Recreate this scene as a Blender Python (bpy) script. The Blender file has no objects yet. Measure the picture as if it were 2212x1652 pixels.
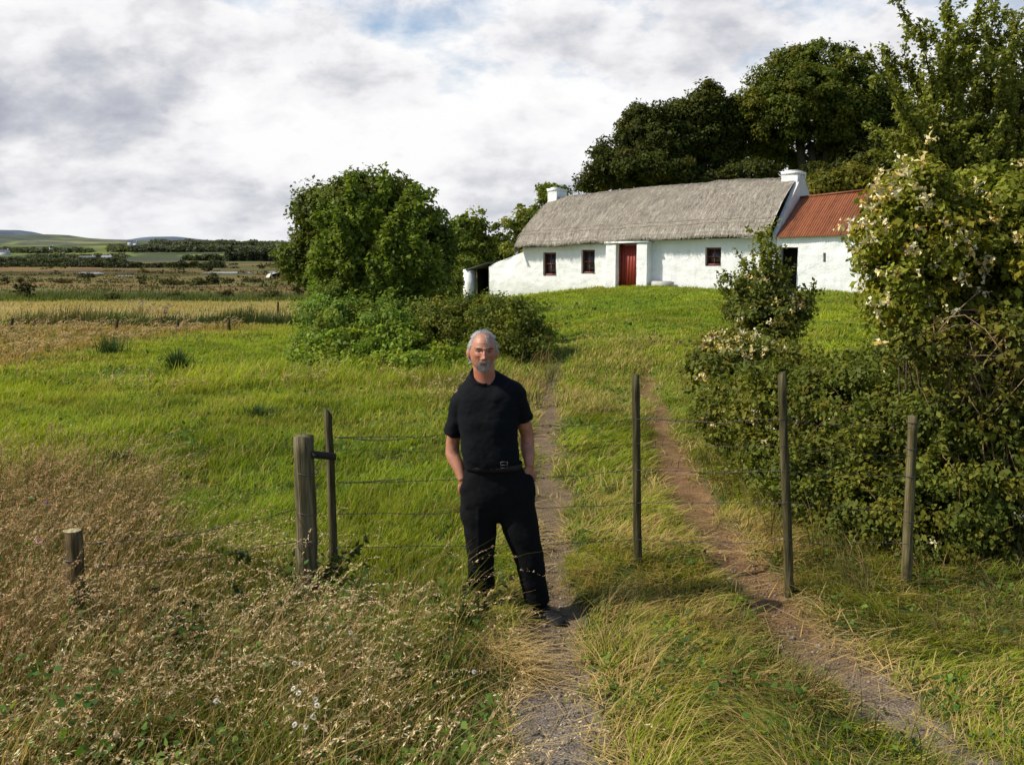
import bpy, bmesh, math, random
import numpy as np
from mathutils import Vector, Matrix, Euler
rng = np.random.default_rng(7)
random.seed(7)
sc = bpy.context.scene
COL = sc.collection
R = math.radians
# ------------------------------------------------------------------ camera model (pixel helpers only place things on real ground)
TH = R(8.0); FPX = 1995.0; CX, CY = 1106.0, 826.0; EYE = np.array([0.0, 0.0, 2.25])
def ray(u, v):
    a, b = u - CX, CY - v
    return np.array([a, FPX*math.cos(TH) + b*math.sin(TH), -FPX*math.sin(TH) + b*math.cos(TH)])
def P(u, v, y):
    d = ray(u, v); return EYE + d*(y/d[1])
def hsh(ix, iy, seed):
    n = (ix.astype(np.int64)*374761393 + iy.astype(np.int64)*668265263 + seed*982451653) & 0xffffffff
    n = ((n ^ (n >> 13))*1274126177) & 0xffffffff
    n = n ^ (n >> 16)
    return (n & 0xffff)/65535.0
def vn(x, y, seed=0):
    x = np.asarray(x, float); y = np.asarray(y, float)
    ix = np.floor(x); iy = np.floor(y); fx = x-ix; fy = y-iy
    fx = fx*fx*(3-2*fx); fy = fy*fy*(3-2*fy)
    a = hsh(ix, iy, seed); b = hsh(ix+1, iy, seed); c = hsh(ix, iy+1, seed); d = hsh(ix+1, iy+1, seed)
    return (a*(1-fx)+b*fx)*(1-fy) + (c*(1-fx)+d*fx)*fy
def fbm(x, y, seed=0, oct=4):
    s = 0; a = .5; t = 0
    x = np.asarray(x, float); y = np.asarray(y, float)
    for i in range(oct):
        s = s + a*vn(x, y, seed+i*17); t += a; a *= .5; x = x*2.03+3.1; y = y*2.03+1.7
    return s/t
def sst(a, b, x):
    t = np.clip((np.asarray(x, float)-a)/(b-a), 0, 1); return t*t*(3-2*t)
# ------------------------------------------------------------------ terrain functions
TLy = [0, 2, 3.5, 4.8, 6.7, 9.8, 12.6, 16.9, 20, 24.8, 29, 60]
TLx = [.3, .27, .27, .22, .29, .39, .47, .76, 1.15, 1.5, 1.3, 1.0]
TRy = [0, 3.5, 4.8, 5.5, 6.7, 7.9, 9.8, 12.6, 16.9, 20, 24.8, 29, 60]
TRx = [2.3, 1.86, 1.68, 1.66, 1.62, 1.58, 1.70, 2.02, 2.42, 2.7, 2.85, 2.7, 2.4]
def trackmask(x, y):
    x = np.asarray(x, float); y = np.asarray(y, float)
    w = np.interp(y, [0, 3.5, 4.6, 6, 12, 18, 24], [.26, .24, .16, .175, .17, .16, .11])
    wob = (fbm(x*2.5, y*1.3, 91)-.5)*.30+(fbm(x*9, y*7, 93, 3)-.5)*.20
    l = np.abs(x-np.interp(y, TLy, TLx)+wob)/w
    wr = np.interp(y, [0, 3.5, 6, 12, 18, 24], [.17, .19, .22, .18, .13, .1])
    r = np.abs(x-np.interp(y, TRy, TRx)+wob)/wr
    m = np.maximum(1-sst(.55, 1.35, l), 1-sst(.55, 1.35, r))
    fade = np.interp(y, [0, 15, 19, 24], [1, 1, .6, 0])
    return m*fade
def H(x, y):
    x = np.asarray(x, float); y = np.asarray(y, float)
    zl = np.interp(y, [-50, 0, 3.5, 5.5, 12, 35, 62, 120, 350, 800, 7000], [.7, .6, .2, 0, -.05, -.5, -1, -1.6, -2, -3, -5])
    zr = np.interp(y, [-50, 0, 3.5, 5.5, 10, 14, 20, 25, 29, 33, 45, 80, 150, 350, 800, 7000], [.7, .6, .2, 0, 0, .05, .3, .58, .75, .85, .95, 1.0, 0, -2, -3, -5])
    w = sst(-8, 6, x)
    z = zl*(1-w)+zr*w
    t = trackmask(x, y)
    near = 1-sst(60, 140, y)
    z = z + near*(1-t)*((fbm(x*.55, y*.55, 3)-.5)*.16 + (fbm(x*2.3, y*2.3, 5)-.5)*.09) - t*.045
    z = z + sst(70, 300, y)*(fbm(x/25, y/18, 11)-.5)*.9
    z = z - .20*np.exp(-((x+.34)/.22)**2-((y-3.9)/.75)**2)
    return z
def Hs(x, y): return float(H(np.array([x]), np.array([y]))[0])
def G(u, v, hh=0.0, y0=2.0, y1=400.0):
    d = ray(u, v); d = d/d[1]
    ys = np.exp(np.linspace(math.log(y0), math.log(y1), 3000))
    pts = EYE[None]+d[None]*ys[:, None]
    below = pts[:, 2] < H(pts[:, 0], pts[:, 1])+hh
    i = int(np.argmax(below)) if below.any() else len(ys)-1
    return pts[i]
def tallmask(x, y):
    """tall uncut verge left of the lane and along the fence"""
    e = np.interp(y, [0, 3, 4.6, 5.3, 5.7, 6.2, 7, 9, 11], [.0, -.02, -.12, -.4, -1.1, -1.7, -2.8, -4.2, -6.5])
    return sst(.12, -.18, np.asarray(x)-e-(fbm(np.asarray(x)*2, np.asarray(y)*2, 33)-.5)*.35)*(1-sst(8, 10, y))
def dryness(x, y):
    d = fbm(np.asarray(x)*.35, np.asarray(y)*.3, 21, 4)
    return sst(.42, .68, d)
# ------------------------------------------------------------------ object helpers
def tag(o, label=None, cat=None, group=None, kind=None):
    if label: o['label'] = label
    if cat: o['category'] = cat
    if group: o['group'] = group
    if kind: o['kind'] = kind
    return o
def empty(name, loc=(0, 0, 0), rz=0, **k):
    o = bpy.data.objects.new(name, None); COL.objects.link(o); o.location = loc; o.rotation_euler = (0, 0, rz)
    o.empty_display_size = .2
    return tag(o, **k)
def link(name, me, mat=None, parent=None, **k):
    o = bpy.data.objects.new(name, me); COL.objects.link(o)
    if mat is not None: me.materials.append(mat)
    if parent is not None: o.parent = parent
    return tag(o, **k)
def npmesh(name, V, faces, cols=None, smooth=False):
    """faces: list of (n,k) int arrays; cols (nv,4)"""
    me = bpy.data.meshes.new(name)
    V = np.asarray(V, np.float32)
    me.vertices.add(len(V)); me.vertices.foreach_set('co', V.ravel())
    faces = [np.asarray(f, np.int32) for f in faces if len(f)]
    nl = sum(f.size for f in faces); nf = sum(len(f) for f in faces)
    me.loops.add(nl); me.polygons.add(nf)
    me.loops.foreach_set('vertex_index', np.concatenate([f.ravel() for f in faces]))
    tot = np.concatenate([np.full(len(f), f.shape[1], np.int32) for f in faces])
    st = np.concatenate([[0], np.cumsum(tot)[:-1]]).astype(np.int32)
    me.polygons.foreach_set('loop_start', st)
    me.polygons.foreach_set('loop_total', tot)
    if smooth: me.polygons.foreach_set('use_smooth', np.ones(nf, bool))
    me.update(calc_edges=True)
    if cols is not None:
        cols = np.asarray(cols, np.float32)
        if cols.shape[1] == 3: cols = np.concatenate([cols, np.ones((len(cols), 1), np.float32)], 1)
        a = me.color_attributes.new('Col', 'FLOAT_COLOR', 'POINT'); a.data.foreach_set('color', cols.ravel())
    me.validate()
    return me
class MB:
    """collects shapes -> one mesh"""
    def __init__(s): s.V = []; s.Q = []; s.T = []; s.C = []; s.n = 0
    def add(s, V, quads=(), tris=(), col=(1, 1, 1)):
        V = np.asarray(V, float)
        if len(quads): s.Q.append(np.asarray(quads)+s.n)
        if len(tris): s.T.append(np.asarray(tris)+s.n)
        c = np.asarray(col, float)
        s.C.append(np.broadcast_to(c, (len(V), 3)).copy() if c.ndim == 1 else c)
        s.V.append(V); s.n += len(V); return s
    def box(s, a, b, col=(1, 1, 1), jit=0):
        x0, y0, z0 = a; x1, y1, z1 = b
        V = np.array([[x0,y0,z0],[x1,y0,z0],[x1,y1,z0],[x0,y1,z0],[x0,y0,z1],[x1,y0,z1],[x1,y1,z1],[x0,y1,z1]], float)
        if jit: V = V+rng.normal(0, jit, V.shape)
        return s.add(V, [[0,3,2,1],[4,5,6,7],[0,1,5,4],[1,2,6,5],[2,3,7,6],[3,0,4,7]], col=col)
    def hexa(s, V, col=(1, 1, 1)):
        return s.add(V, [[0,3,2,1],[4,5,6,7],[0,1,5,4],[1,2,6,5],[2,3,7,6],[3,0,4,7]], col=col)
    def tube(s, pts, rad, n=6, col=(1, 1, 1), cap=True, jit=0):
        pts = np.asarray(pts, float); m = len(pts)
        rad = np.broadcast_to(np.asarray(rad, float), (m,))
        T = np.gradient(pts, axis=0); T /= np.linalg.norm(T, axis=1)[:, None]+1e-9
        ref = np.array([0, 0, 1.]) if abs(T[0, 2]) < .9 else np.array([1., 0, 0])
        V = []
        A = np.cross(T[0], ref); A /= np.linalg.norm(A)
        for i in range(m):
            A = A-T[i]*np.dot(A, T[i]); A /= np.linalg.norm(A)+1e-9
            B = np.cross(T[i], A)
            an = np.arange(n)*2*math.pi/n
            r = rad[i]*(1+(rng.normal(0, jit, n) if jit else 0))
            V.append(pts[i]+(np.cos(an)*r)[:, None]*A+(np.sin(an)*r)[:, None]*B)
        V = np.concatenate(V)
        i = np.arange(m-1)[:, None]*n; k = np.arange(n)[None]; k2 = (k+1) % n
        Q = np.stack([i+k, i+k2, i+n+k2, i+n+k], -1).reshape(-1, 4)
        if cap:
            V = np.concatenate([V, pts[:1], pts[-1:]]); c0 = m*n
            t0 = np.stack([np.full(n, c0), k2[0], k[0]], -1); t1 = np.stack([np.full(n, c0+1), (m-1)*n+k[0], (m-1)*n+k2[0]], -1)
            return s.add(V, Q, np.concatenate([t0, t1]), col)
        return s.add(V, Q, (), col)
    def mesh(s, name, smooth=False):
        F = []
        if s.Q: F.append(np.concatenate(s.Q))
        if s.T: F.append(np.concatenate(s.T))
        return npmesh(name, np.concatenate(s.V), F, np.concatenate(s.C), smooth)
    def build(s, name, mat, parent=None, smooth=False, **k):
        return link(name, s.mesh(name, smooth), mat, parent, **k)
# ------------------------------------------------------------------ materials
def newmat(name):
    m = bpy.data.materials.new(name); m.use_nodes = True
    nt = m.node_tree; nt.nodes.clear()
    return m, nt
class N:
    """tiny node builder"""
    def __init__(s, nt): s.nt = nt
    def __call__(s, t, ins=None, **props):
        n = s.nt.nodes.new(t)
        for k, v in props.items(): setattr(n, k, v)
        for k, v in (ins or {}).items():
            sock = n.inputs[k]
            if isinstance(v, bpy.types.NodeSocket): s.nt.links.new(v, sock)
            else: sock.default_value = v
        return n
    def noise(s, vec, scale, detail=4, rough=.55, dist=0, dim='3D'):
        n = s('ShaderNodeTexNoise', {'Scale': scale, 'Detail': detail, 'Roughness': rough, 'Distortion': dist}, noise_dimensions=dim)
        if vec is not None: s.nt.links.new(vec, n.inputs['Vector'])
        return n.outputs['Fac']
    def map(s, vec, scale=(1, 1, 1), loc=(0, 0, 0)):
        return s('ShaderNodeMapping', {'Vector': vec, 'Scale': scale, 'Location': loc}).outputs[0]
    def ramp(s, fac, stops):
        n = s('ShaderNodeValToRGB', {'Fac': fac}); e = n.color_ramp.elements
        while len(e) < len(stops): e.new(.5)
        for i, (p, c) in enumerate(stops):
            e[i].position = p; e[i].color = (*c, 1) if len(c) == 3 else c
        return n.outputs['Color']
    def mix(s, fac, a, b, mode='MIX'):
        n = s.nt.nodes.new('ShaderNodeMix'); n.data_type = 'RGBA'; n.blend_type = mode
        for sock, v in ((n.inputs[0], fac), (n.inputs[6], a), (n.inputs[7], b)):
            if isinstance(v, bpy.types.NodeSocket): s.nt.links.new(v, sock)
            elif isinstance(v, (int, float)): sock.default_value = v
            else: sock.default_value = (*v, 1) if len(v) == 3 else v
        return n.outputs[2]
    def math(s, op, a, b=0.0, c=None, clamp=False):
        n = s.nt.nodes.new('ShaderNodeMath'); n.operation = op; n.use_clamp = clamp
        for i, v in enumerate((a, b, c)):
            if v is None: continue
            if isinstance(v, bpy.types.NodeSocket): s.nt.links.new(v, n.inputs[i])
            else: n.inputs[i].default_value = v
        return n.outputs[0]
    def bump(s, h, strength=.5, dist=.02):
        return s('ShaderNodeBump', {'Height': h, 'Strength': strength, 'Distance': dist}).outputs[0]
    def out(s, shader):
        o = s.nt.nodes.new('ShaderNodeOutputMaterial'); s.nt.links.new(shader, o.inputs['Surface'])
    def bsdf(s, base, rough=.8, spec=.2, normal=None, metallic=0.0, **extra):
        ins = {'Base Color': base if isinstance(base, bpy.types.NodeSocket) else (*base, 1), 'Roughness': rough, 'Specular IOR Level': spec, 'Metallic': metallic}
        if normal is not None: ins['Normal'] = normal
        ins.update(extra)
        return s('ShaderNodeBsdfPrincipled', ins).outputs[0]
def objco(n): return n('ShaderNodeTexCoord').outputs['Object']
def attr(n): return n('ShaderNodeAttribute', attribute_name='Col').outputs['Color']
def leafmat(name, trans=.35, rough=.55, spec=.25, tmul=(1.15, 1.25, .5)):
    m, nt = newmat(name); n = N(nt); c = attr(n)
    p = n.bsdf(c, rough, spec)
    t = n('ShaderNodeBsdfTranslucent', {'Color': n.mix(1.0, c, tmul, 'MULTIPLY')}).outputs[0]
    mx = n('ShaderNodeMixShader', {'Fac': trans}); nt.links.new(p, mx.inputs[1]); nt.links.new(t, mx.inputs[2])
    n.out(mx.outputs[0]); return m
M = {}
M['leaf'] = leafmat('leaf', .36, .6, .14)
M['grass'] = leafmat('grass_blades', .42, .65, .12, (1.15, 1.2, .6))
M['dry'] = leafmat('dry_grass', .3, .7, .15, (1.1, 1.0, .7))
M['petal'] = leafmat('petals', .25, .6, .2, (1, .95, .7))
def m_bark():
    m, nt = newmat('bark'); n = N(nt); co = objco(n)
    f = n.noise(n.map(co, (6, 6, 1.5)), 4, 6)
    c = n.mix(1.0, n.ramp(f, [(.3, (.035, .028, .02)), (.7, (.14, .115, .085))]), attr(n), 'MULTIPLY')
    n.out(n.bsdf(c, .9, .1, n.bump(f, .6, .02))); return m
M['bark'] = m_bark()
def m_post():
    m, nt = newmat('weathered_wood'); n = N(nt); co = objco(n)
    f = n.noise(n.map(co, (14, 14, 1.0)), 3, 6, .6)
    g = n.noise(co, 2.5, 3)
    c = n.ramp(f, [(.3, (.032, .026, .016)), (.5, (.105, .086, .052)), (.72, (.24, .205, .135))])
    c = n.mix(n.math('MULTIPLY', g, .35), c, (.08, .09, .03))
    c = n.mix(1.0, c, attr(n), 'MULTIPLY')
    crk = n.noise(n.map(co, (40, 40, 1.2)), 2, 3)
    n.out(n.bsdf(c, .9, .1, n.bump(n.math('ADD', f, crk), .8, .012))); return m
M['post'] = m_post()
def m_simple(name, col, rough=.7, spec=.2, var=.25, scale=12, bump=.2, metallic=0.0, dist=.005):
    m, nt = newmat(name); n = N(nt); co = objco(n)
    f = n.noise(co, scale, 5)
    c = n.mix(f, tuple(x*(1-var) for x in col), tuple(min(1, x*(1+var)) for x in col))
    c = n.mix(1.0, c, attr(n), 'MULTIPLY')
    n.out(n.bsdf(c, rough, spec, n.bump(f, bump, dist), metallic)); return m
M['wire'] = m_simple('rusty_wire', (.12, .1, .09), .55, .4, .4, 60, .2, .6)
M['iron'] = m_simple('rusty_iron', (.05, .04, .035), .7, .3, .5, 40, .4, .4)
# ------------------------------------------------------------------ render settings, camera, light, sky
sc.render.engine = 'CYCLES'
sc.view_settings.view_transform = 'Standard'; sc.view_settings.look = 'None'; sc.view_settings.exposure = 0
cy = sc.cycles; cy.max_bounces = 5; cy.diffuse_bounces = 2; cy.glossy_bounces = 2; cy.transmission_bounces = 3; cy.transparent_max_bounces = 6
cy.use_denoising = True; cy.caustics_reflective = False; cy.caustics_refractive = False
cam = bpy.data.cameras.new('camera'); co_ = bpy.data.objects.new('camera', cam); COL.objects.link(co_); sc.camera = co_
co_.location = EYE; co_.rotation_euler = (R(90)-TH, 0, 0)
cam.sensor_width = 36; cam.lens = 36*FPX/2212; cam.clip_start = .05; cam.clip_end = 20000
SUN_EL, SUN_AZ = R(43), R(186)      # azimuth counter-clockwise from +X: the sun stands to the left
S = np.array([math.cos(SUN_EL)*math.cos(SUN_AZ), math.cos(SUN_EL)*math.sin(SUN_AZ), math.sin(SUN_EL)])
sl = bpy.data.lights.new('sun', 'SUN'); sl.energy = 5.0; sl.angle = R(.53); sl.color = (1, .94, .82)
so = bpy.data.objects.new('sun', sl); COL.objects.link(so); so.rotation_euler = Vector(-S).to_track_quat('-Z', 'Y').to_euler(); so.location = (-30, 0, 40)
w = bpy.data.worlds.new('World'); sc.world = w; w.use_nodes = True
nt = w.node_tree; nt.nodes.clear(); n = N(nt)
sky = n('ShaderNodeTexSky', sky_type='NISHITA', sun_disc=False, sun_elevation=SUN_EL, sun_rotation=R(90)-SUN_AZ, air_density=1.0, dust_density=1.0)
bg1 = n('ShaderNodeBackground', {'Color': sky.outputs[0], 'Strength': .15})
d = n('ShaderNodeTexCoord').outputs['Generated']
sep = n('ShaderNodeSeparateXYZ', {'Vector': d}); X, Y, Z = sep.outputs
zc = n.math('ADD', n.math('MAXIMUM', Z, 0.0), .52)
px = n.math('DIVIDE', X, zc); py = n.math('DIVIDE', Y, zc)
pv = n('ShaderNodeCombineXYZ', {'X': px, 'Y': py, 'Z': 0.0}).outputs[0]
# broken cumulus on a flat cloud deck: density, the same density a step towards the sun (lit rims), fine billows
OFX, OFY, LOX, LOY = 2.9, 9.1, 4.0, 6.2
SC = (3.7, 4.4, 1); OF = (OFX, OFY, 0)
def dens(off):
    v = n.map(pv, SC, (OF[0]+off[0], OF[1]+off[1], 0))
    wv = n('ShaderNodeVectorMath', {0: v, 1: n('ShaderNodeVectorMath', {0: n('ShaderNodeTexNoise', {'Vector': v, 'Scale': 2.2, 'Detail': 5.0, 'Roughness': .6}, noise_dimensions='2D').outputs['Color'], 1: (.55, .55, .55)}, operation='MULTIPLY').outputs[0]}, operation='ADD').outputs[0]
    vo = n('ShaderNodeTexVoronoi', {'Vector': wv, 'Scale': 1.15, 'Smoothness': .55, 'Detail': 2.0, 'Roughness': .55, 'Lacunarity': 2.3}, feature='SMOOTH_F1', normalize=True, voronoi_dimensions='2D').outputs['Distance']
    nz = n.noise(v, .62, 8, .56, .1, '2D')
    return n.math('ADD', n.math('MULTIPLY', nz, .78), n.math('MULTIPLY', n.math('SUBTRACT', .62, vo), .34))
big = dens((0, 0)); lit = dens((-.07, -.15))
low = n.noise(n.map(pv, (1.2, 1.6, 1), (LOX, LOY, 0)), 1.0, 3, .5, .2, '2D')
fine = n.noise(n.map(pv, (10.0, 12.0, 1), (.3, 5.2, 0)), 1.5, 6, .62, .2, '2D')
cov = n.math('ADD', n.math('MULTIPLY', big, .55), n.math('ADD', n.math('MULTIPLY', low, .35), n.math('MULTIPLY', fine, .10)))
cov = n.math('ADD', cov, n.math('MULTIPLY', n.math('SUBTRACT', .20, Z), .9))
cover = n.ramp(cov, [(.37, (0, 0, 0)), (.47, (1, 1, 1))])
edge = n.math('MULTIPLY', n.math('SUBTRACT', big, lit), 3.3)
thick = n.math('MULTIPLY', n.math('SUBTRACT', n.math('ADD', n.math('MULTIPLY', big, .5), n.math('MULTIPLY', low, .5)), .5), 4.3)
sh = n.math('SUBTRACT', n.math("ADD", .65, edge), thick)
sh = n.math('ADD', sh, n.math('MULTIPLY', n.math('SUBTRACT', fine, .5), .36))
sh = n.math('ADD', sh, n.math('MULTIPLY', X, -.26))
cc = n.ramp(sh, [(.02, (.42, .44, .51)), (.30, (.57, .585, .645)), (.52, (.76, .76, .79)), (.72, (.92, .915, .935)), (.95, (1.0, 1.0, 1.0))])
hz = n.math('POWER', n.math('SUBTRACT', 1.0, n.math('MAXIMUM', Z, 0.0), clamp=True), 16.0)
cc = n.mix(n.math('MULTIPLY', hz, .42), cc, (.78, .80, .84))
# cover thinned overhead and behind the viewer, unseen, to lower the ambient light
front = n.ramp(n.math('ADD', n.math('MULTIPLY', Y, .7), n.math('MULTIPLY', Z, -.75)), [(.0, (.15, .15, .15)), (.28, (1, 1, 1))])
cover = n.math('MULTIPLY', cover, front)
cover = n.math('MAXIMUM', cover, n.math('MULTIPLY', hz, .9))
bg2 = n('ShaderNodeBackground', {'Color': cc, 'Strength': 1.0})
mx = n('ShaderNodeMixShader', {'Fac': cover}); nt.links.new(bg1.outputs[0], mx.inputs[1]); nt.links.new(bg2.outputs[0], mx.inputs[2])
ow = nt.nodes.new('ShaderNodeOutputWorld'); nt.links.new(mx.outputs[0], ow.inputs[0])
w.cycles.sampling_method = 'MANUAL'; w.cycles.sample_map_resolution = 512
# ------------------------------------------------------------------ ground sheet: polar grid, fine near, out to the horizon
def ground():
    rr = np.concatenate([[.0], .6*np.exp(np.linspace(0, math.log(7000/.6), 470))])
    a = np.concatenate([np.linspace(-180, -46, 45)[:-1], np.linspace(-46, 46, 380), np.linspace(46, 180, 45)[1:]])
    ar = np.radians(a)
    Rg, A = np.meshgrid(rr, ar, indexing='ij')
    x = Rg*np.sin(A); y = Rg*np.cos(A)
    z = H(x, y)
    V = np.stack([x, y, z], -1).reshape(-1, 3)
    na = len(a); i = np.arange(len(rr)-1)[:, None]*na; k = np.arange(na-1)[None]
    Q = np.stack([i+k, i+na+k, i+na+k+1, i+k+1], -1).reshape(-1, 4)
    x = V[:, 0]; y = V[:, 1]
    def c(*v): return np.array(v)[None]
    def mixc(a, b, t): return a*(1-t[:, None])+b*t[:, None]
    t = trackmask(x, y); f1 = fbm(x*.4, y*.4, 71); f2 = fbm(x/14, y/7, 72); f3 = fbm(x/60, y/14, 73)
    col = mixc(c(.045, .06, .014), c(.09, .075, .028), sst(.4, .7, f1))
    far = sst(9, 20, y)
    col = mixc(col, mixc(c(.13, .20, .018), c(.20, .22, .03), sst(.45, .7, f2)), far)
    earth = mixc(c(.205, .148, .095), c(.215, .128, .066), sst(1.0, 1.5, x))
    earth = mixc(c(.24, .205, .175), earth, sst(3.4, 5.6, y))
    col = mixc(col, earth*(.8+.4*f1[:, None]), t)
    yel = sst(37, 39, y+(f2-.5)*5)*(1-sst(60, 64, y+(f2-.5)*4))*(1-sst(-4, -1, x))
    col = mixc(col, mixc(c(.36, .27, .10), c(.26, .23, .07), sst(.3, .7, f2)), yel)
    bog = sst(62, 66, y)
    bc = mixc(c(.10, .10, .03), c(.20, .135, .05), sst(.38, .6, f3))
    bc = mixc(bc, c(.085, .06, .035), sst(.55, .75, fbm(x/30, y/9, 74)))
    bc = mixc(bc, c(.13, .15, .04), sst(.6, .75, fbm(x/45, y/20, 75))*.8)
    bc = mixc(bc, c(.06, .075, .05), sst(300, 700, y))
    bog_r = bog*(1-sst(0, 10, x)*(1-sst(100, 160, y)))
    col = mixc(col, bc, bog_r)
    me = npmesh('ground', V, [Q], np.concatenate([col, t[:, None]], 1), True)
    m, nt = newmat('ground'); n = N(nt)
    at = n('ShaderNodeAttribute', attribute_name='Col'); co = objco(n)
    f = n.noise(co, 9, 8, .65); g = n.noise(co, 55, 4, .6); p = n('ShaderNodeTexVoronoi', {'Vector': co, 'Scale': 70.0}).outputs['Distance']
    cl = n.mix(1.0, at.outputs['Color'], n.ramp(f, [(.25, (.55, .55, .52)), (.75, (1.35, 1.33, 1.3))]), 'MULTIPLY')
    peb = n.ramp(p, [(.1, (1.45, 1.42, 1.4)), (.35, (.95, .95, .95)), (.6, (.6, .58, .56))])
    peb = n.mix(n.math('MULTIPLY', at.outputs['Alpha'], n.ramp(g, [(.35, (.2, .2, .2)), (.6, (1, 1, 1))])), (1, 1, 1), peb)
    cl = n.mix(1.0, cl, peb, 'MULTIPLY')
    hgt = n.math('ADD', n.math('MULTIPLY', f, .6), n.math('ADD', n.math('MULTIPLY', g, .3), n.math('MULTIPLY', p, -.5)))
    n.out(n.bsdf(cl, .95, .08, n.bump(hgt, .7, .025)))
    o = link('ground', me, m, kind='structure'); return o
ground()
# ------------------------------------------------------------------ distant hills, haze painted into their paler bluish colours
from mathutils.bvhtree import BVHTree
HB = []
def landhit(u, v):
    d = Vector(ray(u, v)).normalized(); best = None
    for b_ in HB:
        h_ = b_.ray_cast(Vector(EYE), d)
        if h_[0] is not None and (best is None or h_[3] < best[1]): best = (np.array(h_[0]), h_[3])
    g_ = G(u, v, 0, 60.0, 3000.0)
    if best is None or (g_[1] < 2900 and g_[1] < best[0][1]): return g_
    return best[0]
def hill(name, prof, dist, depth, base, cols, seed, patch, label=None):
    us = np.linspace(-700, 2900, 420); k = 36
    hv = np.interp(us, [p[0] for p in prof], [p[1] for p in prof])
    V = []; C = []
    for j in range(k):
        t = j/(k-1)*1.35
        yy = dist-depth+depth*t
        top = EYE[2]+dist*np.array([ray(u, v)[2]/ray(u, v)[1] for u, v in zip(us, hv)])
        s = np.where(t <= 1, np.sin(min(t, 1)*math.pi/2)**1.25, 1-(t-1)*1.6)
        xx = (us-CX)/FPX*dist*1.0
        z = base+(top-base)*s + (fbm(us/60+seed, np.full_like(us, t*5), seed)-.5)*(top.mean()-base)*.25*math.sin(min(t, 1)*math.pi)
        V.append(np.stack([xx, np.full_like(us, yy), z], -1))
    V = np.concatenate(V); nu = len(us)
    i = np.arange(k-1)[:, None]*nu; q = np.arange(nu-1)[None]
    Q = np.stack([i+q, i+q+1, i+nu+q+1, i+nu+q], -1).reshape(-1, 4)
    HB.append(BVHTree.FromPolygons([tuple(v) for v in V], [tuple(int(k_) for k_ in q_) for q_ in Q]))
    me = npmesh(name, V, [Q], None, True)
    m, nt = newmat(name); n = N(nt); co = objco(n)
    vor = n('ShaderNodeTexVoronoi', {'Vector': n.map(co, (1/patch, 1/(patch*.8), 0)), 'Scale': 1.0, 'Randomness': .9})
    ed = n('ShaderNodeTexVoronoi', {'Vector': n.map(co, (1/patch, 1/(patch*.8), 0)), 'Scale': 1.0, 'Randomness': .9}, feature='DISTANCE_TO_EDGE')
    fcol = n.ramp(n('ShaderNodeSeparateColor', {'Color': vor.outputs['Color']}).outputs[0], [(i/(len(cols)-1)*.9+.05, c) for i, c in enumerate(cols)])
    f = n.noise(n.map(co, (1/60., 1/60., 1/30.)), 1, 6, .6)
    wood = n.ramp(n.noise(n.map(co, (1/170., 1/220., 1/80.)), 1, 5, .6), [(.46, (0, 0, 0)), (.52, (1, 1, 1))])
    fcol = n.mix(n.ramp(ed.outputs['Distance'], [(.02, (1, 1, 1)), (.06, (0, 0, 0))]), fcol, cols[0])
    fcol = n.mix(wood, fcol, cols[0])
    fcol = n.mix(1.0, fcol, n.ramp(f, [(.3, (.75, .75, .75)), (.7, (1.2, 1.2, 1.2))]), 'MULTIPLY')
    n.out(n.bsdf(fcol, 1.0, .0))
    return link(name, me, m, kind='structure')
hill('mountain', [(-700, 512), (-250, 508), (-60, 504), (0, 503), (25, 499), (55, 497), (85, 501), (110, 507), (180, 516), (330, 519), (370, 513), (400, 512), (450, 518), (560, 524), (760, 527), (1000, 520), (1065, 510), (1110, 518), (1300, 526), (2900, 526)],
     5200, 1500, -40, [(.13, .155, .19), (.14, .165, .19), (.155, .175, .195)], 3, 420)
hill('far_hills', [(-700, 514), (-200, 516), (0, 517), (60, 512), (130, 507), (160, 508), (200, 514), (230, 516), (300, 520), (420, 521), (500, 524), (560, 527), (640, 528), (900, 530), (1300, 534), (2900, 534)],
     2600, 1100, -18, [(.11, .125, .095), (.18, .19, .10), (.22, .26, .09), (.21, .18, .11), (.26, .29, .11)], 5, 190)
hill('hills', [(-700, 540), (-100, 536), (60, 532), (200, 530), (280, 527), (360, 524), (450, 526), (540, 531), (620, 533), (800, 536), (1300, 540), (2900, 540)],
     1350, 560, -8, [(.085, .10, .055), (.17, .21, .07), (.25, .29, .08), (.14, .16, .07), (.30, .28, .12)], 8, 95)
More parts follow.
